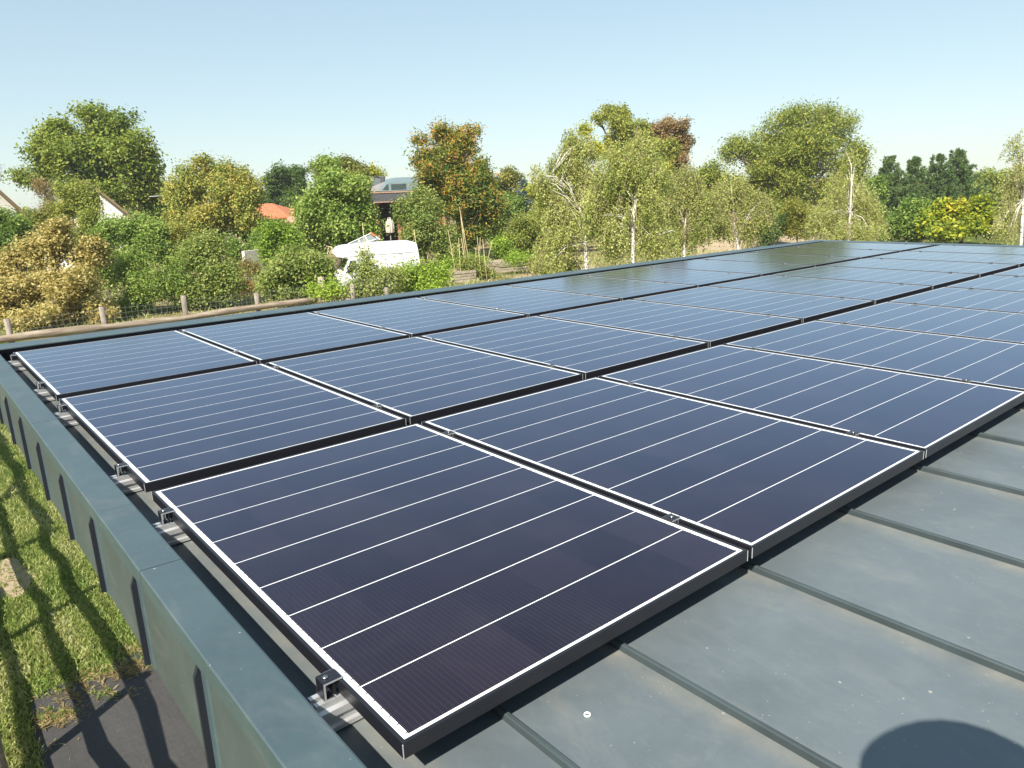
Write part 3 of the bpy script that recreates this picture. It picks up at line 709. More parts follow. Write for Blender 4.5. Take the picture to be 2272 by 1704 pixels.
# dry meadow between the fence and the trees
n = 60000; dd = rng.uniform(24.5, 50, n); aa = rng.uniform(-0.72, 0.60, n)
mp = np.stack([CAM_C[0] + dd*(CAM_R[0,1]/0.968 + aa*CAM_R[0,0]), CAM_C[1] + dd*(CAM_R[1,1]/0.968 + aa*CAM_R[1,0]), np.full(n, ZG)], 1)
mp = mp[(mp[:, 1] > 22.9) | (mp[:, 0] > 12)]; vn = vnoise(mp, 0.35, 9); mp = mp[rng.random(len(mp)) < 0.55+vn]
mo = blades('meadow_grass', mp, 0.22, 0.045, 'grass', 'rough drying meadow grass in the gardens beyond the fence', 'grass', 0.62, 0.6, 0.22)

# ------------------------------------------------------------------ white van
dv_ = 30.5; a = P(741, 549, dv_); u = ray(741, 549); u[2] = 0; u /= np.linalg.norm(u); ang = math.atan2(u[1], u[0]) + rad(5.0) - math.pi/2
L = 3.55
van = empty('parked_van', (a[0], a[1], ZG), ang); tag(van, 'white high roofed van parked behind the garden shrubs', 'van')
W = 1.75; k = L/4.7
prof = [(0.02, 0.34), (0.0, 0.80), (0.10, 0.98), (0.36, 1.06), (0.74, 1.60), (0.46, 1.64), (0.12, 1.68), (0.06, 1.74), (0.12, 1.90), (0.26, 2.03), (0.62, 2.10), (2.4, 2.15), (4.35, 2.15), (4.55, 2.10), (4.64, 1.75), (4.70, 0.90), (4.70, 0.34)]
mb = MB(); n = len(prof); vs = []
for y, ins in ((0.0, 0.0), (W, 0.0)):
    for x, z in prof: vs.append((x*k, y + (0.07 if y == 0 else -0.07)*max(0, (z-1.0)/1.15), z))
mb.add(vs, [(i, (i+1)%n, n+(i+1)%n, n+i) for i in range(n)] + [tuple(range(n))[::-1], tuple(range(n, 2*n))])
M_VAN = simple('van_paint', (0.66, 0.67, 0.68), 0.3, 0, 0.5, 0.03, 2)
M_GLS = simple('dark_glass', (0.035, 0.05, 0.045), 0.06, 0, 0.6, 0.3, 2)
M_RUB = simple('rubber', (0.02, 0.02, 0.02), 0.8)
M_GREY = simple('grey_trim', (0.18, 0.18, 0.18), 0.5)
bo = mb.build('body', M_VAN, van); bevel(bo, 0.03, 2)
def vquad(name, pts, mat, parent=van, t=0.010, y=None):
    m = MB(); q = [(x*k, 0.07*max(0, (z-1.0)/1.15) - t, z) for x, z in pts]; q2 = [(x, yy+t*0.9, z) for x, yy, z in q]
    nn = len(q); m.add(q + q2, [tuple(range(nn))] + [tuple(range(nn, 2*nn))[::-1]] + [(i, (i+1)%nn, nn+(i+1)%nn, nn+i) for i in range(nn)]); return m.build(name, mat, parent)
dr = vquad('cab_door', [(0.48, 0.45), (0.48, 1.02), (0.80, 1.58), (1.22, 1.58), (1.26, 0.45)], M_VAN)
vquad('window', [(0.56, 1.05), (0.80, 1.52), (1.10, 1.52), (1.12, 1.05)], M_GLS, dr, 0.018)
vquad('handle', [(1.02, 0.90), (1.02, 0.95), (1.16, 0.95), (1.16, 0.90)], M_RUB, dr, 0.022)
vquad('roof_seam', [(0.50, 1.665), (0.50, 1.685), (4.63, 1.735), (4.63, 1.715)], M_GREY, van, 0.006)
for zz_ in (1.28, 1.02): vquad('side_rib', [(1.40, zz_), (1.40, zz_+0.012), (4.62, zz_+0.012), (4.62, zz_)], simple('pale_trim', (0.62, 0.62, 0.63), 0.4), van, 0.006)
m = MB(); m.quad((0.385*k, 0.14, 1.09), (0.385*k, W-0.14, 1.09), (0.72*k, W-0.18, 1.575), (0.72*k, 0.18, 1.575)); m.v = [(x-0.015, y, z+0.012) for x, y, z in m.v]; m.build('windscreen', M_GLS, van)
m = MB(); m.box(-0.06, 0.10, -0.02, W+0.02, 0.34, 0.56); bevel(m.build('bumper', M_GREY, van), 0.02)
for y in (0.15, W-0.43):
    m = MB(); m.box(-0.018, 0.03, y, y+0.28, 0.64, 0.80); bevel(m.build('headlight', simple('lamp_glass', (0.6, 0.62, 0.62), 0.1), van), 0.01)
m = MB(); m.box(0.60*k, 0.68*k, -0.20, -0.09, 1.08, 1.32); m.obox((0.66*k, 0.02, 1.15), (0.64*k, -0.12, 1.18), 0.02, 0.02); m.build('mirror', M_RUB, van)
for x in (0.85, 3.75):
    for y in (0.0, W-0.2):
        m = MB(); m.tube([(x*k, y-0.01, 0.32), (x*k, y+0.2, 0.32)], [0.32, 0.32], 20); w_ = m.build('wheel', M_RUB, van)
        m = MB(); m.tube([(x*k, y-0.02, 0.32), (x*k, y+0.21, 0.32)], [0.19, 0.19], 16); m.build('rim', M_GREY, w_)
# ------------------------------------------------------------------ pale frame leaning behind the van
d0 = 33.5; fr = empty('glazed_frame', tuple(P(808, 545, d0))); tag(fr, 'pale tilted glazed frame with an orange corner showing above the van roof', 'frame')
def bar(m, p, q, d, w=0.03, dd=0.0): m.obox(P(*p, d), P(*q, d+dd), w, w)
m = MB()
for p, q, e in (((772, 541), (823, 517), 0), ((823, 517), (843, 531), 0), ((779, 547), (834, 531), 0), ((796, 531), (799, 541), 0), ((772, 541), (779, 551), 0), ((810, 524), (817, 537), 0)): bar(m, p, q, d0, 0.034)
part(m, 'frame', M_WHITEPAINT, fr)
m = MB(); q = [P(773, 542, d0+0.03), P(823, 518, d0+0.03), P(842, 532, d0+0.03), P(779, 549, d0+0.03)]; m.add(q + [c + np.array([0.01, 0.01, 0]) for c in q], [(0,1,2,3),(7,6,5,4),(0,4,5,1),(1,5,6,2),(2,6,7,3),(3,7,4,0)]); part(m, 'pane', simple('pale_glass', (0.20, 0.23, 0.23), 0.12, 0, 0.6), fr)
m = MB(); bar(m, (822.5, 516.5), (832, 523), d0-0.04, 0.07); part(m, 'corner', simple('orange_plastic', (0.60, 0.16, 0.05), 0.5), fr)

# ------------------------------------------------------------------ canes, beds and garden odds and ends
canes = [((1019.4, 459), (1040, 574), 'tallest pale cane, leaning beside the autumn tree'), ((1022, 478), (1033, 572), 'tall thin cane crossing just left of the tallest one'),
 ((993.6, 509), (1006.6, 583), 'leaning cane standing apart at the left of the bean row'), ((1017.5, 528), (1020.2, 580), 'upright short cane left of the leaning pair'),
 ((1024, 528), (1030, 572), 'slightly leaning cane between the upright one and the tallest'), ((1056, 549), (1056, 572), 'shortest cane stub in the bean row'),
 ((1058.7, 525), (1063.6, 570), 'cane left of the upright pair at the right of the row'), ((1065.5, 526.5), (1064, 572), 'upright cane second from the right end group'),
 ((1071, 530.5), (1075, 570), 'cane leaning left just before the outermost one'), ((1092.6, 533), (1083, 572), 'outermost right cane, leaning right'),
 ((919, 509), (928.5, 553), 'thin cane standing at the rear corner of the van'), ((804, 494), (813, 545), 'thin cane rising in front of the van roof')]
for (a_, b_, l) in canes:
    dcan = 29.3 if 'front of' in l else (33.0 if 'van' in l else 35.5); A, B = P(*a_, dcan), P(*b_, dcan + rng.uniform(-.2, .2)); g = B + (B-A)/np.linalg.norm(B-A)*0.0
    if B[2] > ZG: B = B + (B-A)*((ZG - B[2])/(B[2]-A[2])) if l[:4] != 'thin' else np.array([B[0], B[1], ZG])
    m = MB(); m.tube([B, (A+B)/2 + rng.normal(size=3)*0.01, A], [0.020, 0.018, 0.012], 6)
    o = m.build('garden_cane', M_CANE, None, loc=tuple(B)); tag(o, 'pale bamboo ' + l if l.startswith(('cane', 'upright')) else l, 'cane', 'bamboo canes in the vegetable garden')
def bed(x0, x1, y0, y1, d, label, planks):
    A = P(x0, y1, d); B = P(x1, y1 - (x1-x0)*0.12, d + (x1-x0)*0.012); A[2] = B[2] = ZG; h = P(x0, y0, d)[2] - ZG
    u = (B-A)/np.linalg.norm(B-A); v = np.array([-u[1], u[0], 0]); root = empty('raised_bed', A); tag(root, label, 'raised bed', 'plank raised beds')
    Lb = np.linalg.norm(B-A); ph = h/planks
    for i in range(planks):
        for s, e in ((A, B), (B, B+v*1.4), (B+v*1.4, A+v*1.4), (A+v*1.4, A)):
            m = MB(); o = rng.normal()*0.012; m.obox(s + np.array([0, 0, ph*(i+0.5)]) - v*o, e + np.array([0, 0, ph*(i+0.5)]) - v*o, 0.05, ph*0.86); part(m, 'plank', M_PLANK, root)
    m = MB(); c = [A+u*.03+v*.03, B-u*.03+v*.03, B-u*.03+v*1.37, A+u*.03+v*1.37]; m.add([tuple(q + np.array([0, 0, h-0.06])) for q in c], [(0,1,2,3)]); part(m, 'soil', M_EARTH, root)
M_PLANK = simple('grey_plank', (0.36, 0.31, 0.24), 0.85, 0, 0.2, 0.3, 4, 0.4)
bed(1008, 1056, 602, 634, 34.8, 'small weathered plank raised bed beside the bright green bush', 4)
bed(1108, 1204, 580, 622, 38.6, 'long weathered plank raised bed left of the birches', 4)
q = onz(1105, 592, ZG); m = MB(); m.tube([(q[0], q[1], ZG+0.42), (q[0], q[1], ZG+0.62), (q[0], q[1], ZG+0.80), (q[0], q[1], ZG+0.86)], [0.34, 0.36, 0.25, 0.08], 14); m.tube([(q[0]-.3, q[1], ZG), (q[0]-.2, q[1], ZG+.45)], [.03, .03], 6); m.tube([(q[0]+.3, q[1], ZG), (q[0]+.2, q[1], ZG+.45)], [.03, .03], 6)
o = m.build('kettle_grill', M_RUB, None, loc=(q[0], q[1], ZG)); tag(o, 'small black domed thing standing behind the long raised bed', 'grill')
A = P(541, 575, 37); B = P(582, 573, 38); A[2] = B[2] = ZG; m = MB(); hh = P(541, 557, 37)[2]; m.obox(A + np.array([0, 0, (hh-ZG)/2]), B + np.array([0, 0, (hh-ZG)/2]), 0.2, hh-ZG)
gw = m.build('garden_wall', simple('pale_render', (0.58, 0.54, 0.50), 0.9), None, loc=tuple(A)); tag(gw, 'short pale rendered wall between the shrubs left of the van', 'wall')
M_BRICK = Mat('red_brick'); _b = M_BRICK.node('ShaderNodeTexBrick'); M_BRICK.link(M_BRICK.coord(), _b.inputs['Vector']); _b.inputs['Color1'].default_value = (0.36, 0.13, 0.065, 1); _b.inputs['Color2'].default_value = (0.46, 0.20, 0.10, 1); _b.inputs['Mortar'].default_value = (0.30, 0.24, 0.20, 1); _b.inputs['Scale'].default_value = 3.5
M_BRICK.bsdf(_b.outputs[0], 0.9, 0, 0.2); M_BRICK = M_BRICK.m
q = P(538, 615, 33); q[2] = ZG; root = empty('brick_stack', q); tag(root, 'low stack of reddish bricks on dry ground below the short pale wall', 'bricks')
for i in range(5):
    for j in range(3):
        m = MB(); m.box(q[0]-0.42+j*0.28+rng.normal()*.01, q[0]-0.16+j*0.28, q[1]-0.15, q[1]+0.15+rng.normal()*.02, ZG+i*0.125+0.002, ZG+i*0.125+0.118); part(m, 'brick', M_BRICK, root)

# ------------------------------------------------------------------ houses
HR = CAM_R[:, 0].copy(); HR[2] = 0; HR /= np.linalg.norm(HR); HF = np.array([-HR[1], HR[0], 0.0])
M_TILE = Mat('clay_tile'); _c = M_TILE.coord(); _w = M_TILE.node('ShaderNodeTexWave'); _w.inputs['Scale'].default_value = 3.2; M_TILE.link(_c, _w.inputs['Vector']); _n = M_TILE.noise(3, 5, 0.6, _c)
M_TILE.bsdf(M_TILE.mix(M_TILE.math('MULTIPLY', _w.outputs['Fac'], 0.35), M_TILE.ramp(_n, [(0.3, (0.40, 0.13, 0.06)), (0.7, (0.58, 0.22, 0.11))]), (0.22, 0.07, 0.035)), 0.8, 0, 0.3, _w.outputs['Fac'], 0.4, 0.05); M_TILE = M_TILE.m
M_TILE2 = simple('old_pink_tile', (0.46, 0.24, 0.18), 0.85, 0, 0.3, 0.2, 3)
M_WALLW = simple('white_render', (0.80, 0.79, 0.76), 0.9, 0, 0.2, 0.05, 1.5)
M_CREAM = simple('cream_render', (0.50, 0.42, 0.28), 0.9, 0, 0.2, 0.1, 1.5)
M_VERGE = simple('brown_verge', (0.24, 0.17, 0.09), 0.8)
M_SLATE = simple('grey_tile', (0.24, 0.22, 0.215), 0.8, 0, 0.3, 0.2, 3, 0.3)
M_TEAL = simple('grey_green_metal', (0.13, 0.18, 0.19), 0.85, 0, 0.5, 0.1, 2)
M_FASC2 = simple('charcoal_fascia', (0.055, 0.058, 0.066), 0.5)
M_COPPER = simple('copper_trim', (0.32, 0.20, 0.14), 0.5)
def house_frame(px, d): O = P(px, 450, d); O[2] = ZG; return O
def gable(label, apex, le, re, d, depth, roofmat, name='gabled_house', turn=0.0):
    O = house_frame(apex[0], d); u = ray(*apex); u[2] = 0; u /= np.linalg.norm(u); ct, st_ = math.cos(turn), math.sin(turn)
    HF = np.array([u[0]*ct - u[1]*st_, u[0]*st_ + u[1]*ct, 0.0]); HR = np.array([HF[1], -HF[0], 0.0]); root = empty(name, O); tag(root, label, 'house')
    def W3(p, dy=0.0): return P(p[0], p[1], d) + HF*dy
    A, Lp, Rp = W3(apex), W3(le), W3(re); A = O + HR*0 + np.array([0, 0, A[2]-ZG]); l = np.dot(Lp-O, HR); r = np.dot(Rp-O, HR)
    Lp = O + HR*l + np.array([0, 0, Lp[2]-ZG]); Rp = O + HR*r + np.array([0, 0, Rp[2]-ZG])
    Lg = Lp.copy(); Lg[2] = ZG; Rg = Rp.copy(); Rg[2] = ZG
    f = [Lg, Rg, Rp, A, Lp]; g = [q + HF*depth for q in f]
    m = MB(); m.add(f + g, [(0,1,2,3,4), (9,8,7,6,5), (0,5,6,1), (1,6,7,2), (4,9,5,0)]); part(m, 'wall', M_WALLW, root)
    for X, s in ((Lp, -1), (Rp, 1)):
        dirn = (X-A)/np.linalg.norm(X-A); e = X + dirn*0.5; up = np.cross(dirn, HF)*(-s); up = up if up[2] > 0 else -up
        t = up*0.14; a0 = A - HF*0.35; e0 = e - HF*0.35; a1 = A + HF*(depth+0.3); e1 = e + HF*(depth+0.3); o_ = up*0.02
        m = MB(); m.add([a0+o_, e0+o_, e1+o_, a1+o_, a0+o_+t, e0+o_+t, e1+o_+t, a1+o_+t], [(0,3,2,1),(4,5,6,7),(0,1,5,4),(1,2,6,5),(2,3,7,6),(3,0,4,7)]); rf = part(m, 'roof', roofmat, root)
        m = MB(); m.obox(a0 - HF*0.04 + up*0.05, e0 - HF*0.04 + up*0.05, 0.07, 0.24, up=tuple(HF)); part(m, 'verge', M_VERGE, rf)
    return root
gable('white gabled house with brown edged roof half hidden behind the small yellow green tree', (197, 404), (85, 500), (306, 489), 50, 2.2, M_VERGE, turn=0.1)
ha = gable('white gabled house cut off by the left edge of the view', (-70, 352), (-230, 480), (82, 462), 47, 2.5, M_VERGE, turn=0.3)
m = MB(); A = P(2, 400, 49); B = P(2, 364, 49); m.tube([A, B], [0.02, 0.02], 6)
for z, w in ((0.05, 0.28), (0.25, 0.22), (0.5, 0.3)): m.obox(B - np.array([0, 0, z]) - HR*w, B - np.array([0, 0, z]) + HR*w, 0.02, 0.02)
o = m.build('tv_antenna', M_GREY, None, loc=tuple(A)); tag(o, 'thin grey television antenna standing at the left edge of the view', 'antenna')
def hip(label, x0, x1, ye, xr0, xr1, yr, d, depth, roofmat, wallmat, win=None):
    O = house_frame((x0+x1)/2, d); root = empty('hipped_house', O); tag(root, label, 'house')
    X = lambda px, e: np.dot(P(px, e, d)-O, HR)
    l, r = X(x0, ye), X(x1, ye); ze = P((x0+x1)/2, ye, d)[2]; zr = P((xr0+xr1)/2, yr, d)[2]; a, b = X(xr0, yr), X(xr1, yr); h = depth/2
    V = lambda x, y, z: O + HR*x + HF*y + np.array([0, 0, z-ZG])
    m = MB(); m.add([V(l+.4, .4, ZG), V(r-.4, .4, ZG), V(r-.4, depth-.4, ZG), V(l+.4, depth-.4, ZG), V(l+.4, .4, ze), V(r-.4, .4, ze), V(r-.4, depth-.4, ze), V(l+.4, depth-.4, ze)], [(0,1,5,4),(1,2,6,5),(2,3,7,6),(3,0,4,7)]); part(m, 'wall', wallmat, root)
    m = MB(); m.add([V(l, 0, ze), V(r, 0, ze), V(r, depth, ze), V(l, depth, ze), V(a, h, zr), V(b, h, zr), V(l, 0, ze-.12), V(r, 0, ze-.12), V(r, depth, ze-.12), V(l, depth, ze-.12)], [(0,1,5,4),(1,2,5),(2,3,4,5),(3,0,4),(0,6,7,1),(1,7,8,2),(2,8,9,3),(3,9,6,0),(6,9,8,7)]); part(m, 'roof', roofmat, root)
    if win:
        x = X(win, ye); m = MB(); m.add([V(x-.5, .37, ze-1.5), V(x+.5, .37, ze-1.5), V(x+.5, .37, ze-.45), V(x-.5, .37, ze-.45), V(x-.5, .45, ze-1.5), V(x+.5, .45, ze-1.5), V(x+.5, .45, ze-.45), V(x-.5, .45, ze-.45)], [(0,1,2,3),(7,6,5,4),(0,4,5,1),(1,5,6,2),(2,6,7,3),(3,7,4,0)]); part(m, 'window', simple('window_glass', (0.12, 0.14, 0.17), 0.1), root)
    return root
hip('cream house with a bright orange hipped tile roof behind the autumn tree', 470, 640, 484, 545, 572, 453, 62, 7.5, M_TILE, M_CREAM, 607)
hip('low outbuilding with faded pinkish tile roof beside the orange roofed house', 612, 740, 494, 655, 690, 462, 55, 6, M_TILE2, M_CREAM)
# modern house with a grey roof
d = 57.0; O = house_frame(865, d); mh = empty('modern_house', O); tag(mh, 'modern brick house with grey roof, dormer and deep dark veranda between the trees', 'house')
def HX(px): return (px-865)*d/F_PX
def HZ(py, px=865): return P(px, py, d)[2]
def HV(x, y, z): return O + HR*x + HF*y + np.array([0, 0, z-ZG])
def hbox(name, x0, x1, y0, y1, z0, z1, mat, par=mh):
    m = MB(); m.add([HV(x0,y0,z0),HV(x1,y0,z0),HV(x1,y1,z0),HV(x0,y1,z0),HV(x0,y0,z1),HV(x1,y0,z1),HV(x1,y1,z1),HV(x0,y1,z1)], [(0,3,2,1),(4,5,6,7),(0,1,5,4),(1,2,6,5),(2,3,7,6),(3,0,4,7)]); return part(m, name, mat, par)
zb = HZ(447)
wl1 = hbox('wall', HX(803), HX(836), 0.6, 1.0, ZG, zb, M_BRICK); hbox('wall', HX(876), HX(985), 0.6, 1.0, ZG, zb, M_BRICK)
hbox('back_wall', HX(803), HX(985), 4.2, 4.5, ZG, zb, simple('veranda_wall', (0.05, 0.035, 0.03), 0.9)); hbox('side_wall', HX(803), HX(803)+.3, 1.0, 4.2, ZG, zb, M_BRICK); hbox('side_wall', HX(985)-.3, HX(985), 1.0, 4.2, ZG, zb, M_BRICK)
hbox('fascia', HX(827), HX(990), -0.5, 0.2, zb+0.02, HZ(428), M_FASC2); hbox('trim', HX(826), HX(991), -0.56, 0.2, HZ(428)+0.003, HZ(425), M_COPPER); hbox('trim', HX(826), HX(991), -0.54, 0.2, zb-0.06, zb+0.017, M_COPPER)
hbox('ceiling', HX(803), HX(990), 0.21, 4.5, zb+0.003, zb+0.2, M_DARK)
m = MB(); zt = HZ(396.0); ze = HZ(424); m.add([HV(HX(800), -0.2, ze+.03), HV(HX(1000), -0.2, ze+.03), HV(HX(1000), 6, zt), HV(HX(838), 6, zt), HV(HX(800), 0.2, ze-.12), HV(HX(1000), 0.2, ze-.12), HV(HX(1000), 6.3, ze-.12), HV(HX(838), 6.3, ze-.12)], [(0,1,2,3),(0,4,5,1),(1,5,6,2),(2,6,7,3),(3,7,4,0),(4,7,6,5)]); rf = part(m, 'roof', M_SLATE, mh)
dz0, dz1 = HZ(424), HZ(406); m = MB(); m.add([HV(HX(845), -0.35, dz0), HV(HX(935), -0.35, dz0), HV(HX(930), -0.3, dz1), HV(HX(867), -0.3, dz1), HV(HX(845), 3.2, dz1+.35), HV(HX(935), 3.2, dz1+.35), HV(HX(930), 3.2, dz1+.45), HV(HX(867), 3.2, dz1+.45)], [(0,1,2,3),(2,1,5,6),(3,2,6,7),(0,3,7,4),(4,7,6,5),(0,4,5,1)]); do = part(m, 'dormer', M_TEAL, mh)
for wx0, wx1, tri in ((853, 866, 1), (872, 905, 0)):
    m = MB(); zl = dz0+0.10; zh = dz1-0.10; m.add([HV(HX(wx0), -0.375, zl), HV(HX(wx1), -0.375, zl), HV(HX(wx1), -0.335, zh), HV(HX(wx0)+(0.33 if tri else 0), -0.335, zh)], [(0,1,2,3)]); part(m, 'window', M_GLS, do)
hbox('chimney', HX(824), HX(833), 4.8, 5.4, HZ(415), HZ(388), M_FASC2, rf)
hb = empty('white_house', tuple(house_frame(812, 68))); tag(hb, 'flat white building showing just above the green tree, left of the grey roof', 'house')
m = MB(); q = P(812, 404, 68); k_ = 68/F_PX
cc = [hb.location + Vector(HR*sx*42*k_*0.5 + HF*dy) for sx, dy in ((-1, 0), (1, 0), (1, 5), (-1, 5))]; zt = P(812, 395.5, 68)[2]
m.add([(c.x, c.y, ZG) for c in cc] + [(c.x, c.y, zt) for c in cc], [(0,1,5,4),(1,2,6,5),(2,3,7,6),(3,0,4,7),(4,5,6,7)]); part(m, 'wall', M_WALLW, hb)
m = MB(); m.add([(c.x, c.y, zt+0.003) for c in cc] + [(c.x, c.y, zt+0.15) for c in cc], [(0,1,5,4),(1,2,6,5),(2,3,7,6),(3,0,4,7),(4,5,6,7),(0,3,2,1)]); part(m, 'roof', M_SLATE, hb)
# folded parasol under its cover in front of the veranda
q = P(866, 515, 54); q[2] = ZG; pz = P(866, 482, 54)[2]; pb = P(866, 516, 54)[2]; root = empty('folded_parasol', q); tag(root, 'closed cream parasol in front of the dark veranda of the modern house', 'parasol')
m = MB(); N = 20; hs = [(0.0, 0.27), (0.15, 0.30), (0.45, 0.31), (0.7, 0.27), (0.84, 0.20), (0.86, 0.13), (0.98, 0.12), (1.0, 0.03)]; vs = []
for f, r in hs:
    for i in range(N): vs.append((q[0]+math.cos(2*math.pi*i/N)*r*(1+0.16*(i % 2)-0.08), q[1]+math.sin(2*math.pi*i/N)*r*(1+0.16*(i % 2)-0.08), pb+(pz-pb)*f))
m.add(vs, [(k2*N+i, k2*N+(i+1)%N, (k2+1)*N+(i+1)%N, (k2+1)*N+i) for k2 in range(len(hs)-1) for i in range(N)] + [tuple(range(N))[::-1]]); part(m, 'canopy', simple('cream_canvas', (0.50, 0.46, 0.38), 0.9), root)
m = MB(); m.tube([(q[0], q[1], ZG), (q[0], q[1], pb+.02)], [0.04, 0.04], 8); part(m, 'pole', M_GREY, root)
m = MB(); A = P(384, 470, 47); A[2] = ZG; B = P(386, 429, 47); C_ = P(331, 436, 47); m.tube([A, B], [0.035, 0.03], 6); m.tube([B, (B+C_)/2 - np.array([0, 0, .05]), C_], [0.02, 0.02, 0.02], 5)
o = m.build('clothes_pole', simple('pale_metal', (0.6, 0.6, 0.6), 0.5), None, loc=tuple(A)); tag(o, 'thin pale pole with a horizontal arm between the walnut and autumn trees', 'pole')

# ------------------------------------------------------------------ trees and shrubs, far to near
T = 'tree'; S = 'shrub'
dw = []                                                       # distant wood that closes the horizon
for i, px in enumerate(np.arange(-420, 2750, 36)):
    dep = rng.uniform(112, 150); hy = 433 - (px-870)*0.037; t = hy - 14*rng.uniform(0.5, 1.4)
    c = P(px, hy + 6, dep); h = P(px, t, dep)[2]; dw.append((np.array([c[0], c[1], (h+ZG)/2]), np.array([3.4, 3.4, (h-ZG)/2])))
nc = 6500; c, o, st = lobe_points(dw, nc, 6); i = np.repeat(np.arange(nc), 6); p = c[i] + rng.normal(size=(nc*6, 3))*0.45
q = quads('distant_wood', leaves(p, 0.62, 0.8, 0.6, o[i]), 0.45 + st[i]*0.12 + rng.normal(size=nc*6)*0.12, LEAF['willow'], None); tag(q, 'distant line of green trees closing the horizon', 'wood', None, 'stuff')
plant('broad_tree', 'distant dark green round tree between the autumn tree and the white building', T, [(622,412,42,46),(660,410,34,36),(598,455,38,34),(640,450,45,35)], 78, 'dark', 0.30, 0.9, 0.3)
plant('broad_tree', 'olive green tree rising behind the leafy green tree left of the modern house', T, [(775,375,48,28),(725,392,38,34),(800,392,25,22)], 66, 'olive', 0.26, 0.8, 0.22, tone=0.3)
plant('broad_tree', 'small golden tree top behind the white flat building', T, [(842,383,24,13),(825,378,12,9)], 82, 'yellow', 0.26, 0.7, 0.2, tone=0.55)
plant('broad_tree', 'olive bush of a tree just right of the red tipped tree', T, [(1135,400,38,22),(1105,425,32,26),(1150,440,35,25)], 72, 'olive', 0.26, 0.9, 0.2, tone=0.4)
plant('broad_tree', 'hazy green tree at the far right behind the yellow shrub', T, [(2195,398,52,24),(2165,432,52,42),(2225,430,42,48),(2140,455,40,30)], 76, 'willow', 0.30, 0.9, 0.25, tone=0.35)
plant('broad_tree', 'green tree right behind the walnut beside the thin pale pole', T, [(352,440,36,36),(345,480,40,30)], 58, 'green', 0.22, 0.9, 0.2, tone=0.45)
plant('robinia_tree', 'tall pale yellow green tree rising above the birches', T, [(1348,250,26,18),(1328,264,16,12),(1375,282,40,30),(1405,312,48,32),(1440,330,42,28),(1490,335,22,26),(1425,280,18,16),(1395,365,66,34),(1450,375,40,36),(1350,330,24,30),(1385,250,14,12)], 60, 'robinia', 0.22, 0.75, 0.24, bx=1400, tone=0.5, down=0.3)
plant('brown_tree', 'rusty brown leaved tree beside the tall yellow green one', T, [(1470,285,32,24),(1505,282,24,20),(1512,322,26,30),(1480,318,30,26),(1495,365,34,32),(1450,300,18,22)], 64, 'brown', 0.20, 0.9, 0.22, bx=1490)
plant('walnut_tree', 'large spreading green walnut tree behind the white house, tallest at the left', T, [(205,335,105,70),(125,350,62,58),(290,350,62,66),(230,276,66,38),(298,430,55,50),(70,392,42,30),(130,298,42,34),(215,410,80,45),(335,395,30,40)], 56, 'walnut', 0.30, 0.85, 0.34, bx=215, tone=0.58, spread=0.24, sub=12)
plant('willow_tree', 'big feathery green tree, tallest at the right behind the birches', T, [(1790,262,66,30),(1850,292,55,40),(1740,300,62,40),(1690,338,55,38),(1800,350,90,55),(1895,355,32,46),(1760,420,90,58),(1690,410,45,45),(1850,430,66,46),(1640,322,30,18),(1730,480,60,46),(1800,490,70,40),(1790,330,90,50),(1700,370,60,40),(1880,400,40,50),(1620,345,26,22),(1830,262,40,26)], 57, 'willow', 0.26, 0.8, 0.34, bx=1770, tone=0.46, down=0.7, wid=0.36, spread=0.26, sub=12)
for x, t, h, lab in ((1965, 348, 74, 'leftmost dark pine of the row beside the big feathery tree'), (2018, 352, 72, 'second dark pine from the left, in the pine row'), (2070, 344, 76, 'third dark pine from the left, just left of the tallest pine'), (2112, 333, 84, 'tallest dark pine of the row, at its right end')):
    conifer('pine_tree', lab, x, t, 500, h, 66, 'pine', 'row of dark pines', 17, 0.30)
conifer('blue_spruce', 'small blue grey spruce right of the red tipped tree', 1165, 402, 490, 24, 60, 'spruce', None, 10, 0.34, 0.5)
plant('broad_tree', 'bare looking grey brown small tree in front of the walnut', T, [(98,425,26,30),(110,460,24,26)], 46, 'brown', 0.10, 0.30, 0.10, tone=0.25)
plant('autumn_tree', 'orange and olive autumn tree in front of the orange roofed house', T, [(470,390,66,36),(420,430,56,48),(522,440,56,54),(470,482,72,48),(545,482,36,48),(400,492,40,38),(558,420,26,34),(450,362,26,16),(500,372,20,14)], 43, 'autumn', 0.17, 0.85, 0.16, bx=470, tone=0.40, tsd=0.22)
plant('small_tree', 'small yellow green tree in front of the white gabled house', T, [(165,425,42,24),(200,450,32,38),(196,492,28,26),(150,468,28,22),(195,530,35,30)], 40, 'robinia', 0.16, 0.8, 0.09, tone=0.32)
plant('leafy_shrub', 'dark green shrub at the left edge, behind the golden bush', S, [(4,492,36,26),(10,540,52,50),(40,515,35,30)], 38, 'green', 0.16, 0.9, 0.08, tone=0.42)
plant('leafy_tree', 'leafy light green tree hiding the left side of the modern house', T, [(735,368,36,26),(740,418,66,48),(690,460,50,44),(790,435,40,44),(742,500,78,48),(812,490,34,36),(690,540,42,32),(770,540,60,30),(800,460,26,30),(812,515,28,28)], 38.5, 'green', 0.19, 0.85, 0.15, bx=735, tone=0.60, down=0.4)
plant('autumn_tree', 'autumn tree with red and yellow tipped green leaves, right of the modern house', T, [(974,284,20,18),(978,306,36,22),(1005,338,56,28),(950,352,36,24),(1005,390,76,34),(1055,420,52,40),(1020,445,80,48),(1060,492,60,54),(1020,540,60,40),(1060,375,36,26),(930,308,24,14),(1044,292,26,16),(980,375,70,50),(1010,320,50,36),(960,430,50,40),(1100,450,30,34)], 46, 'sumac', 0.26, 1.0, 0.17, bx=1030, sub=20, tone=0.45, tsd=0.24, wid=0.34, down=0.9, spread=0.15, grade=0.55)
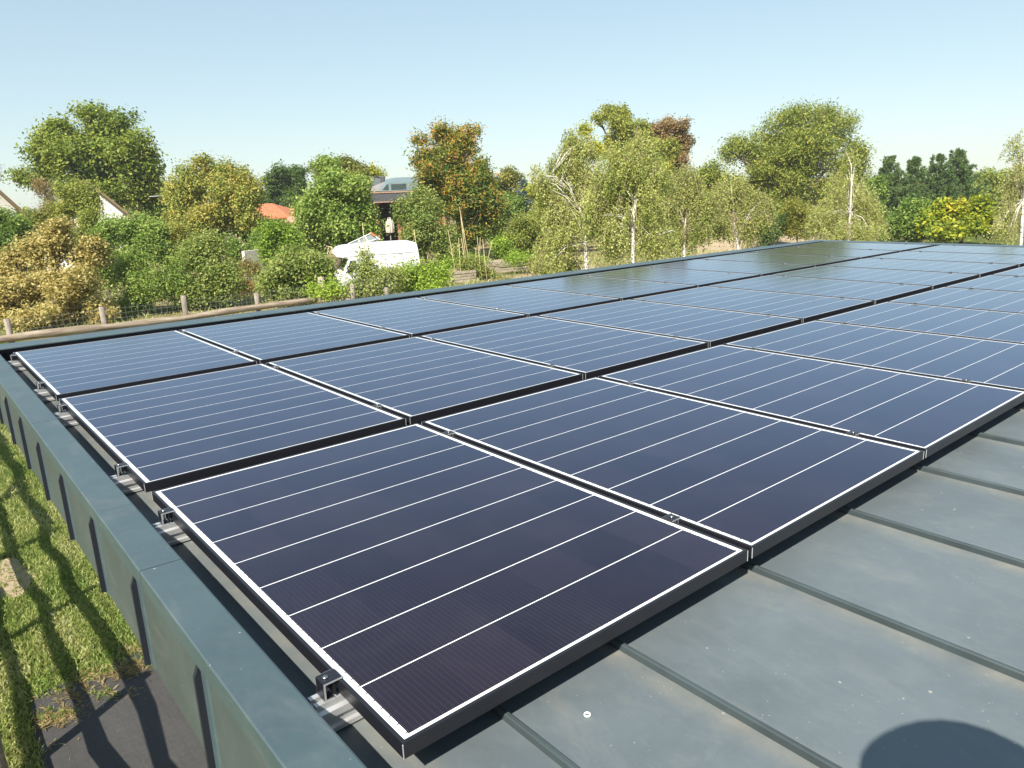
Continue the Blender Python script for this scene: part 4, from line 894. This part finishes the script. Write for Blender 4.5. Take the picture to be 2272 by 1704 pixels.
plant('leafy_shrub', 'olive green leafy shrub hiding the right side of the modern house veranda', S, [(940,460,44,36),(962,512,54,44),(922,540,36,36),(985,556,38,28),(905,472,26,34),(930,440,26,18)], 41, 'shrub', 0.15, 0.95, 0.10, tone=0.62)
plant('feathery_shrub', 'yellowish feathery shrub at the foot of the blue spruce', S, [(1160,502,36,25),(1150,540,40,28),(1185,535,25,25)], 44, 'robinia', 0.13, 1.0, 0.08, tone=0.18, down=0.5)
plant('leafy_shrub', 'small pale green leafy shrub between the canes and the feathery shrub', S, [(1108,545,20,16),(1120,562,22,16)], 41, 'bright', 0.14, 1.0, 0.05, tone=0.5)
plant('broad_tree', 'slender tree with clear yellow leaves left of the birches', T, [(1190,428,20,18),(1202,458,20,20),(1222,440,18,26),(1210,490,20,22)], 52, 'yellow', 0.20, 0.9, 0.1, tone=0.5)
plant('broad_tree', 'golden leaved tree top showing through the leftmost birch', T, [(1300,288,17,14),(1268,330,18,26),(1255,372,18,26),(1320,330,18,20),(1265,410,26,26)], 46, 'yellow', 0.17, 0.7, 0.1, tone=0.45)
birch('weeping birch with two leaning pale stems, leftmost of the birches', [(1250,402,46,50),(1290,335,36,36),(1222,452,38,46),(1272,482,52,50),(1240,545,46,38),(1195,402,20,22),(1300,420,40,50),(1225,590,50,22)], 29.5, [(1301,590),(1299,540),(1297,491),(1286,464),(1267,426),(1245,402),(1225,385)], dens=0.86, r0=0.09, tone=0.55,
      limbs=[[(1298,500,0),(1309,445,.2),(1305,372,.3),(1291,315,.4)], [(1297,520,0),(1320,505,-.3),(1345,520,-.4)]])
birch('weeping birch with the thickest white trunk, in the middle of the birches', [(1390,382,50,42),(1350,432,55,50),(1442,420,52,56),(1402,482,80,52),(1360,542,52,38),(1452,545,54,30),(1420,345,36,30),(1330,482,50,50)], 28.2, [(1404,581),(1405,505),(1407,450),(1409,421),(1419,399),(1424,372),(1420,350)], dens=0.86, r0=0.09, tone=0.5,
      limbs=[[(1404,470,0),(1390,450,.1),(1378,431,.2),(1372,400,.3)], [(1411,543,0),(1443,526,-.2),(1495,510,-.4)], [(1400,505,0),(1380,498,-.2),(1362,491,-.3)], [(1407,450,0),(1402,440,-.2),(1388,420,-.3)]])
birch('weeping birch with a thin tilted stem, right of the thickest trunk', [(1530,420,42,46),(1500,470,48,52),(1560,470,38,46),(1510,530,36,30),(1545,515,30,30)], 33, [(1518,570),(1519,520),(1522,480),(1535,445),(1545,400)], dens=0.88, r0=0.07, tone=0.42)
birch('weeping birch standing over the pale bare earth, fourth from the left', [(1622,440,42,50),(1650,500,42,42),(1600,505,38,28),(1690,475,26,40)], 35, [(1638,552),(1634,525),(1629,497),(1626,450),(1622,410)], dens=0.88, r0=0.07, tone=0.45, limbs=[[(1636,535,0),(1671,517,.2),(1678,490,.3),(1684,470,.3)]])
birch('weeping birch with a straight white trunk behind the far corner of the roof', [(1882,372,20,30),(1880,432,46,44),(1850,482,52,40),(1922,482,44,44),(1882,520,70,24),(1810,502,30,30)], 37, [(1884,530),(1886,472),(1889,416),(1889,367),(1877,336)], dens=0.76, r0=0.085, tone=0.55, limbs=[[(1882,514,0),(1873,504,-.1),(1849,497,-.2)], [(1886,500,0),(1900,485,.2),(1912,468,.3)]])
birch('sparse half bare weeping birch at the right edge of the view', [(2262,332,26,34),(2256,402,30,44),(2242,472,32,50),(2232,520,28,20),(2290,420,30,60)], 31, [(2266,535),(2270,444),(2264,367),(2255,320)], dens=0.42, r0=0.08, tone=0.55)
plant('yellow_shrub', 'bright yellow green maple shrub behind the far parapet', S, [(2098,474,52,32),(2160,480,52,32),(2110,510,84,22),(2195,505,32,24),(2176,448,22,12),(2060,500,26,20)], 43, 'yellow', 0.26, 1.0, 0.10, tone=0.30, up=0.6)
plant('leafy_shrub', 'green leafy shrub left of the yellow maple shrub, below the pines', S, [(2005,492,36,34),(1972,518,32,22),(2030,460,34,30),(2035,520,30,20)], 46, 'green', 0.20, 0.9, 0.08, tone=0.42)
plant('conical_shrub', 'small rust brown conifer beside the straight birch trunk', S, [(1927,465,10,26),(1930,500,13,26)], 40, 'rust', 0.10, 0.9, 0.05, down=0.3)
plant('leafy_shrub', 'olive brown bush in the shade of the big feathery tree', S, [(1765,470,28,30),(1755,505,30,24),(1790,510,24,22)], 46, 'olive', 0.14, 0.9, 0.06, tone=0.4)
plant('leafy_shrub', 'dark green bush between two birches at the foot of the feathery tree', S, [(1712,500,28,30),(1700,520,30,20)], 45, 'dark', 0.18, 0.9, 0.06)
plant('leafy_shrub', 'low dry weeds in front of the short pale wall', S, [(562,602,24,15),(545,590,14,10),(530,640,22,30)], 33.5, 'tan', 0.09, 0.9, 0.03, tone=0.2)
plant('broad_tree', 'dense green tree between the red tipped tree and the leftmost birch', T, [(1105,470,34,34),(1100,512,32,30),(1140,455,26,26)], 58, 'green', 0.22, 0.9, 0.14, tone=0.4)
plant('broad_tree', 'green tree behind the birches, just left of the big feathery tree', T, [(1570,400,44,36),(1540,440,50,46),(1610,430,44,42),(1580,490,60,40)], 50, 'willow', 0.20, 0.85, 0.14, tone=0.5)
plant('broad_tree', 'olive tree filling the gap behind the thickest birch trunk', T, [(1460,420,50,44),(1400,440,50,50),(1480,480,60,46)], 50, 'olive', 0.20, 0.8, 0.14, tone=0.4)
plant('broad_tree', 'yellow olive tree behind the leftmost birch near the spruce', T, [(1240,470,44,50),(1180,510,40,36)], 48, 'robinia', 0.18, 0.8, 0.12, tone=0.25)
plant('broad_tree', 'mid green tree between the straight birch and the leftmost pine', T, [(1938,430,28,40),(1945,480,36,36)], 60, 'green', 0.22, 0.85, 0.12, tone=0.4)
plant('leafy_shrub', 'olive brown shrub under the walnut left of the white gable', S, [(115,492,40,26),(75,490,30,18),(140,466,28,20)], 44, 'olive', 0.16, 0.85, 0.06, tone=0.35)
plant('leafy_shrub', 'green hedge bush hiding the wall under the orange hipped roof', S, [(590,508,52,20),(565,530,32,22),(640,512,40,20),(545,512,26,18)], 48, 'green', 0.18, 1.0, 0.06, tone=0.45)
plant('leafy_shrub', 'tall green shrub between the golden bush and the arching shrub', S, [(238,535,28,44),(218,590,28,36),(250,600,24,40)], 33, 'green', 0.14, 1.0, 0.06, tone=0.42)
plant('leafy_shrub', 'green shrub hiding the foot of the cream house', S, [(585,545,40,24),(560,560,26,18),(520,555,22,26)], 41, 'green', 0.15, 1.0, 0.06, tone=0.38)
plant('vegetable_bed', 'low green vegetable plants around the bean canes', 'vegetables', [(1000,588,30,9),(1050,580,40,9),(1145,574,34,8),(1190,578,26,8)], 37.5, 'bright', 0.10, 1.0, 0.03, tone=0.45)
# middle distance shrubs, left to right
plant('leafy_shrub', 'arching green shrub under the walnut, right of the golden bush', S, [(272,520,42,34),(320,508,46,30),(348,545,36,36),(300,560,40,30)], 36, 'green', 0.15, 1.0, 0.07, tone=0.45)
plant('leafy_shrub', 'yellowish olive shrub in front of the autumn tree', S, [(372,545,24,36),(395,525,26,28),(382,580,28,28)], 37, 'olive', 0.13, 1.0, 0.06, tone=0.5)
plant('leafy_shrub', 'green shrub with long leaves just behind the fence, right of the golden bush', S, [(292,592,40,42),(332,642,54,50),(292,680,46,24),(380,625,44,48)], 28.5, 'green', 0.13, 1.0, 0.06, tone=0.58, down=0.5, wid=0.4)
plant('leafy_shrub', 'dense grey green shrub behind the third fence post', S, [(442,562,52,38),(472,602,54,42),(432,652,58,40),(505,640,34,38),(470,545,30,26)], 29.5, 'shrub', 0.12, 1.0, 0.06, tone=0.62, down=0.3)
plant('leafy_shrub', 'light green bush between the autumn tree and the leafy green tree', S, [(612,522,36,30),(642,550,36,26),(600,560,30,30)], 34.5, 'bright', 0.14, 1.0, 0.06, tone=0.38)
plant('leafy_shrub', 'broad dark green shrub left of the van', S, [(640,592,52,42),(700,592,40,40),(602,632,40,34),(660,640,54,34),(726,605,14,28)], 28.8, 'shrub', 0.13, 1.0, 0.08, tone=0.58)
plant('leafy_shrub', 'weedy green shrub growing in front of the van', S, [(812,606,22,26),(845,622,36,26),(800,642,36,18),(872,614,28,18),(808,572,7,22)], 29, 'shrub', 0.11, 0.95, 0.05, tone=0.75)
plant('leafy_shrub', 'bright green rambling bush at the rear of the van', S, [(930,608,40,22),(975,612,30,20),(950,640,46,16),(905,622,26,22)], 30.5, 'bright', 0.13, 1.0, 0.05, tone=0.6)
plant('climber', 'yellow green climber around the thickest fence post', 'climber', [(740,640,18,18),(698,645,14,14),(724,650,18,8)], 25.0, 'bright', 0.10, 0.9, 0.03, tone=0.75)
plant('leafy_shrub', 'mixed reddish green weeds beside the small raised bed', S, [(1062,605,34,20),(1040,588,26,14),(1078,620,26,14)], 36, 'autumn', 0.11, 0.9, 0.04, tone=0.25)
plant('leafy_shrub', 'low dry tan shrub at the foot of the leftmost birch', S, [(1215,590,40,20),(1255,595,34,18)], 31, 'tan', 0.10, 0.6, 0.04, tone=0.35)
plant('golden_bush', 'large dry golden tan bush at the left, just behind the fence', S, [(110,562,62,46),(60,640,66,50),(170,632,62,50),(200,566,42,38),(110,700,96,36),(28,592,34,38),(228,690,34,32),(130,515,36,28),(20,690,40,36)], 26.5, 'tan', 0.13, 1.0, 0.09, tone=0.62, tsd=0.17, spread=0.10, sub=14)

# ------------------------------------------------------------------ the photographer, crouching on the roof out of view (casts the shadow)
def photographer():
    H = np.array([-0.035, -1.055, 0.86]); f = np.array([0.63, 0.77, 0.0]); r = np.array([0.77, -0.63, 0.0]); z = np.array([0, 0, 1.0])
    at = lambda a, b, c: np.array([H[0], H[1], 0]) + f*a + r*b + z*((c + 0.1)*0.9 - 0.1)
    V, E_, R_ = [], [], []
    def chain(pts, prev=None):
        for p, rr in pts:
            V.append(p); R_.append(rr)
            if prev is not None: E_.append((prev, len(V)-1))
            prev = len(V)-1
        return prev
    hip_ = chain([(at(-0.30, 0, 0.10), 0.145)]); ch = chain([(at(-0.22, 0, 0.30), 0.135), (at(-0.12, 0, 0.53), 0.185)], hip_)
    nk = chain([(at(-0.05, 0, 0.62), 0.10), (at(-0.03, 0, 0.68), 0.085)], ch); chain([(at(0.0, 0, 0.76), 0.085), (at(0.0, 0, 0.84), 0.092), (at(-0.01, 0, 0.90), 0.065)], nk)
    for s, arm in ((-1, [(at(-0.10, -0.17, 0.54), 0.062), (at(-0.30, -0.34, 0.50), 0.048), (at(-0.42, -0.40, 0.66), 0.036), (at(-0.45, -0.41, 0.74), 0.026), (at(-0.45, -0.41, 0.79), 0.030)]),
                   (1, [(at(-0.10, 0.17, 0.54), 0.062), (at(-0.06, 0.25, 0.32), 0.048), (at(0.10, 0.20, 0.20), 0.036), (at(0.15, 0.18, 0.165), 0.026), (at(0.19, 0.165, 0.15), 0.030)])):
        e = chain(arm, ch); h = V[e]; d = unit(h - V[e-1])
        sd = unit(np.cross(d, z) if abs(d[2]) < 0.9 else f)
        for j, (o_, ln) in enumerate(((-0.024, 0.055), (-0.008, 0.065), (0.008, 0.062), (0.024, 0.048))):
            chain([(h + d*0.035 + sd*o_, 0.0095), (h + d*(0.035+ln*0.5) + sd*o_*1.1 - z*0.006*s, 0.0085), (h + d*(0.03+ln*0.85) + sd*o_*1.1 - z*0.02*s, 0.0075)], e)
        chain([(h + sd*0.033 - d*0.005, 0.010), (h + sd*0.052 + d*0.022, 0.008)], e)
    for s in (-1, 1):
        chain([(at(-0.28, 0.11*s, 0.08), 0.095), (at(0.10, 0.17*s, -0.02), 0.070), (at(-0.16, 0.15*s, -0.055), 0.050), (at(-0.34, 0.14*s, -0.06), 0.036), (at(-0.42, 0.14*s, -0.065), 0.032)], hip_)
    me = bpy.data.meshes.new('tmp'); me.from_pydata([tuple(v) for v in V], E_, []); tmp = bpy.data.objects.new('tmp', me); COL.objects.link(tmp)
    sk = tmp.modifiers.new('skin', 'SKIN'); sk.use_smooth_shade = True
    for i, rr in enumerate(R_): me.skin_vertices[0].data[i].radius = (rr, rr)
    me.skin_vertices[0].data[0].use_root = True
    tmp.modifiers.new('sub', 'SUBSURF').levels = 1
    body = bpy.data.meshes.new_from_object(tmp.evaluated_get(bpy.context.evaluated_depsgraph_get())); bpy.data.objects.remove(tmp)
    root = empty('person', (H[0], H[1], ZR)); tag(root, 'photographer in a sun hat crouching on the roof, seen only as a shadow', 'person')
    body.materials.clear(); mats = [simple('skin', (0.50, 0.30, 0.21), 0.5), simple('blue_shirt', (0.10, 0.17, 0.30), 0.9), simple('dark_trousers', (0.03, 0.035, 0.05), 0.9)]
    for q in mats: body.materials.append(q)
    armv = [V[i] for i in range(len(V)) if R_[i] <= 0.032 and V[i][2] > 0.12]
    for p in body.polygons:
        c = np.array(p.center); hd = min(np.linalg.norm(c - a) for a in armv)
        p.material_index = 0 if (c[2] > 0.645 and np.linalg.norm(c[:2]-H[:2]) < 0.17) or hd < 0.05 else (1 if c[2] > 0.17 and np.dot(c - at(0, 0, 0), f) < 0.12 else 2)
        p.use_smooth = True
    body.transform(Matrix.Translation((-H[0], -H[1], -ZR))); link_mesh('body', body, None, root)
    m = MB(); N = 18; vs = []
    for zz, rr, fo in ((0.845, 0.108, 0), (0.88, 0.108, 0), (0.925, 0.095, -0.005), (0.955, 0.06, -0.008), (0.965, 0.01, -0.01)):
        for i in range(N): a = 2*math.pi*i/N; vs.append(at(fo + math.cos(a)*rr*1.08, math.sin(a)*rr, zz))
    m.add(vs, [(k_*N+i, k_*N+(i+1)%N, (k_+1)*N+(i+1)%N, (k_+1)*N+i) for k_ in range(4) for i in range(N)] + [tuple(range(4*N, 5*N))], 0, True)
    N = 28; br = [at(math.cos(a)*rr, math.sin(a)*rr*0.95, zz + 0.012*math.sin(3*a)) for zz, rr in ((0.862, 0.105), (0.846, 0.185), (0.838, 0.183), (0.852, 0.105)) for a in np.linspace(0, 2*math.pi, N, endpoint=False)]
    m.add(br, [(k_*N+i, k_*N+(i+1)%N, ((k_+1)%4)*N+(i+1)%N, ((k_+1)%4)*N+i) for k_ in range(4) for i in range(N)], 0, True)
    part(m, 'sun_hat', simple('hat_straw', (0.42, 0.33, 0.18), 0.9), root)
    m = MB(); vs = [at(-0.03 + math.cos(2*math.pi*i/18)*rr, math.sin(2*math.pi*i/18)*rr, zz) for zz, rr in ((0.85, 0.10), (0.79, 0.125), (0.72, 0.17), (0.60, 0.20)) for i in range(18)]  # unseen cone added to close the bright gap in the cast shadow
    m.add(vs, [(k_*18+i, k_*18+(i+1)%18, (k_+1)*18+(i+1)%18, (k_+1)*18+i) for k_ in range(3) for i in range(18)] + [tuple(range(18))], 0, True)
    part(m, 'shadow_fill', simple('shadow_fill_brown', (0.06, 0.035, 0.02), 0.6), root)
    for s in (-1, 1):
        m = MB(); c = at(0.083, 0.033*s, 0.815); m.tube([c, c + f*0.012], [0.014, 0.008], 8); part(m, 'eye', simple('eye', (0.6, 0.58, 0.55), 0.2), root)
        m = MB(); c = at(0.0, 0.098*s, 0.795); m.tube([c - f*0.012 - z*.025, c + r*0.012*s, c - f*0.01 + z*.028], [0.010, 0.014, 0.011], 7); part(m, 'ear', mats[0], root)
        m = MB(); p_ = at(-0.42, 0.14*s, -0.065); m.tube([p_ - f*0.03, p_ + f*0.0 - z*0.01, p_ - f*0.10 - z*0.005], [0.034, 0.036, 0.028], 8); part(m, 'shoe', M_RUB, root)
    m = MB(); m.tube([at(0.088, 0, 0.81), at(0.108, 0, 0.775), at(0.090, 0, 0.770)], [0.010, 0.015, 0.010], 8); part(m, 'nose', mats[0], root)
    m = MB(); m.tube([at(0.085, -0.022, 0.738), at(0.093, 0, 0.736), at(0.085, 0.022, 0.738)], [0.004, 0.007, 0.004], 6); part(m, 'mouth', simple('lips', (0.40, 0.16, 0.13), 0.5), root)
photographer()

# ------------------------------------------------------------------ faint warm day haze in the air
hz = MB(); hz.box(-160, 260, -40, 260, ZG-1.0, 9.0)
hm = bpy.data.materials.new('air_haze'); hm.use_nodes = True; hm.node_tree.nodes.clear()
ho = hm.node_tree.nodes.new('ShaderNodeOutputMaterial'); hv = hm.node_tree.nodes.new('ShaderNodeVolumePrincipled')
hv.inputs['Density'].default_value = 0.0004; hv.inputs['Color'].default_value = (0.93, 0.96, 1.0, 1); hv.inputs['Anisotropy'].default_value = 0.0
hm.node_tree.links.new(hv.outputs[0], ho.inputs['Volume'])
h_ = hz.build('haze', hm); tag(h_, 'thin pale haze in the warm air over the gardens', 'haze', None, 'stuff')
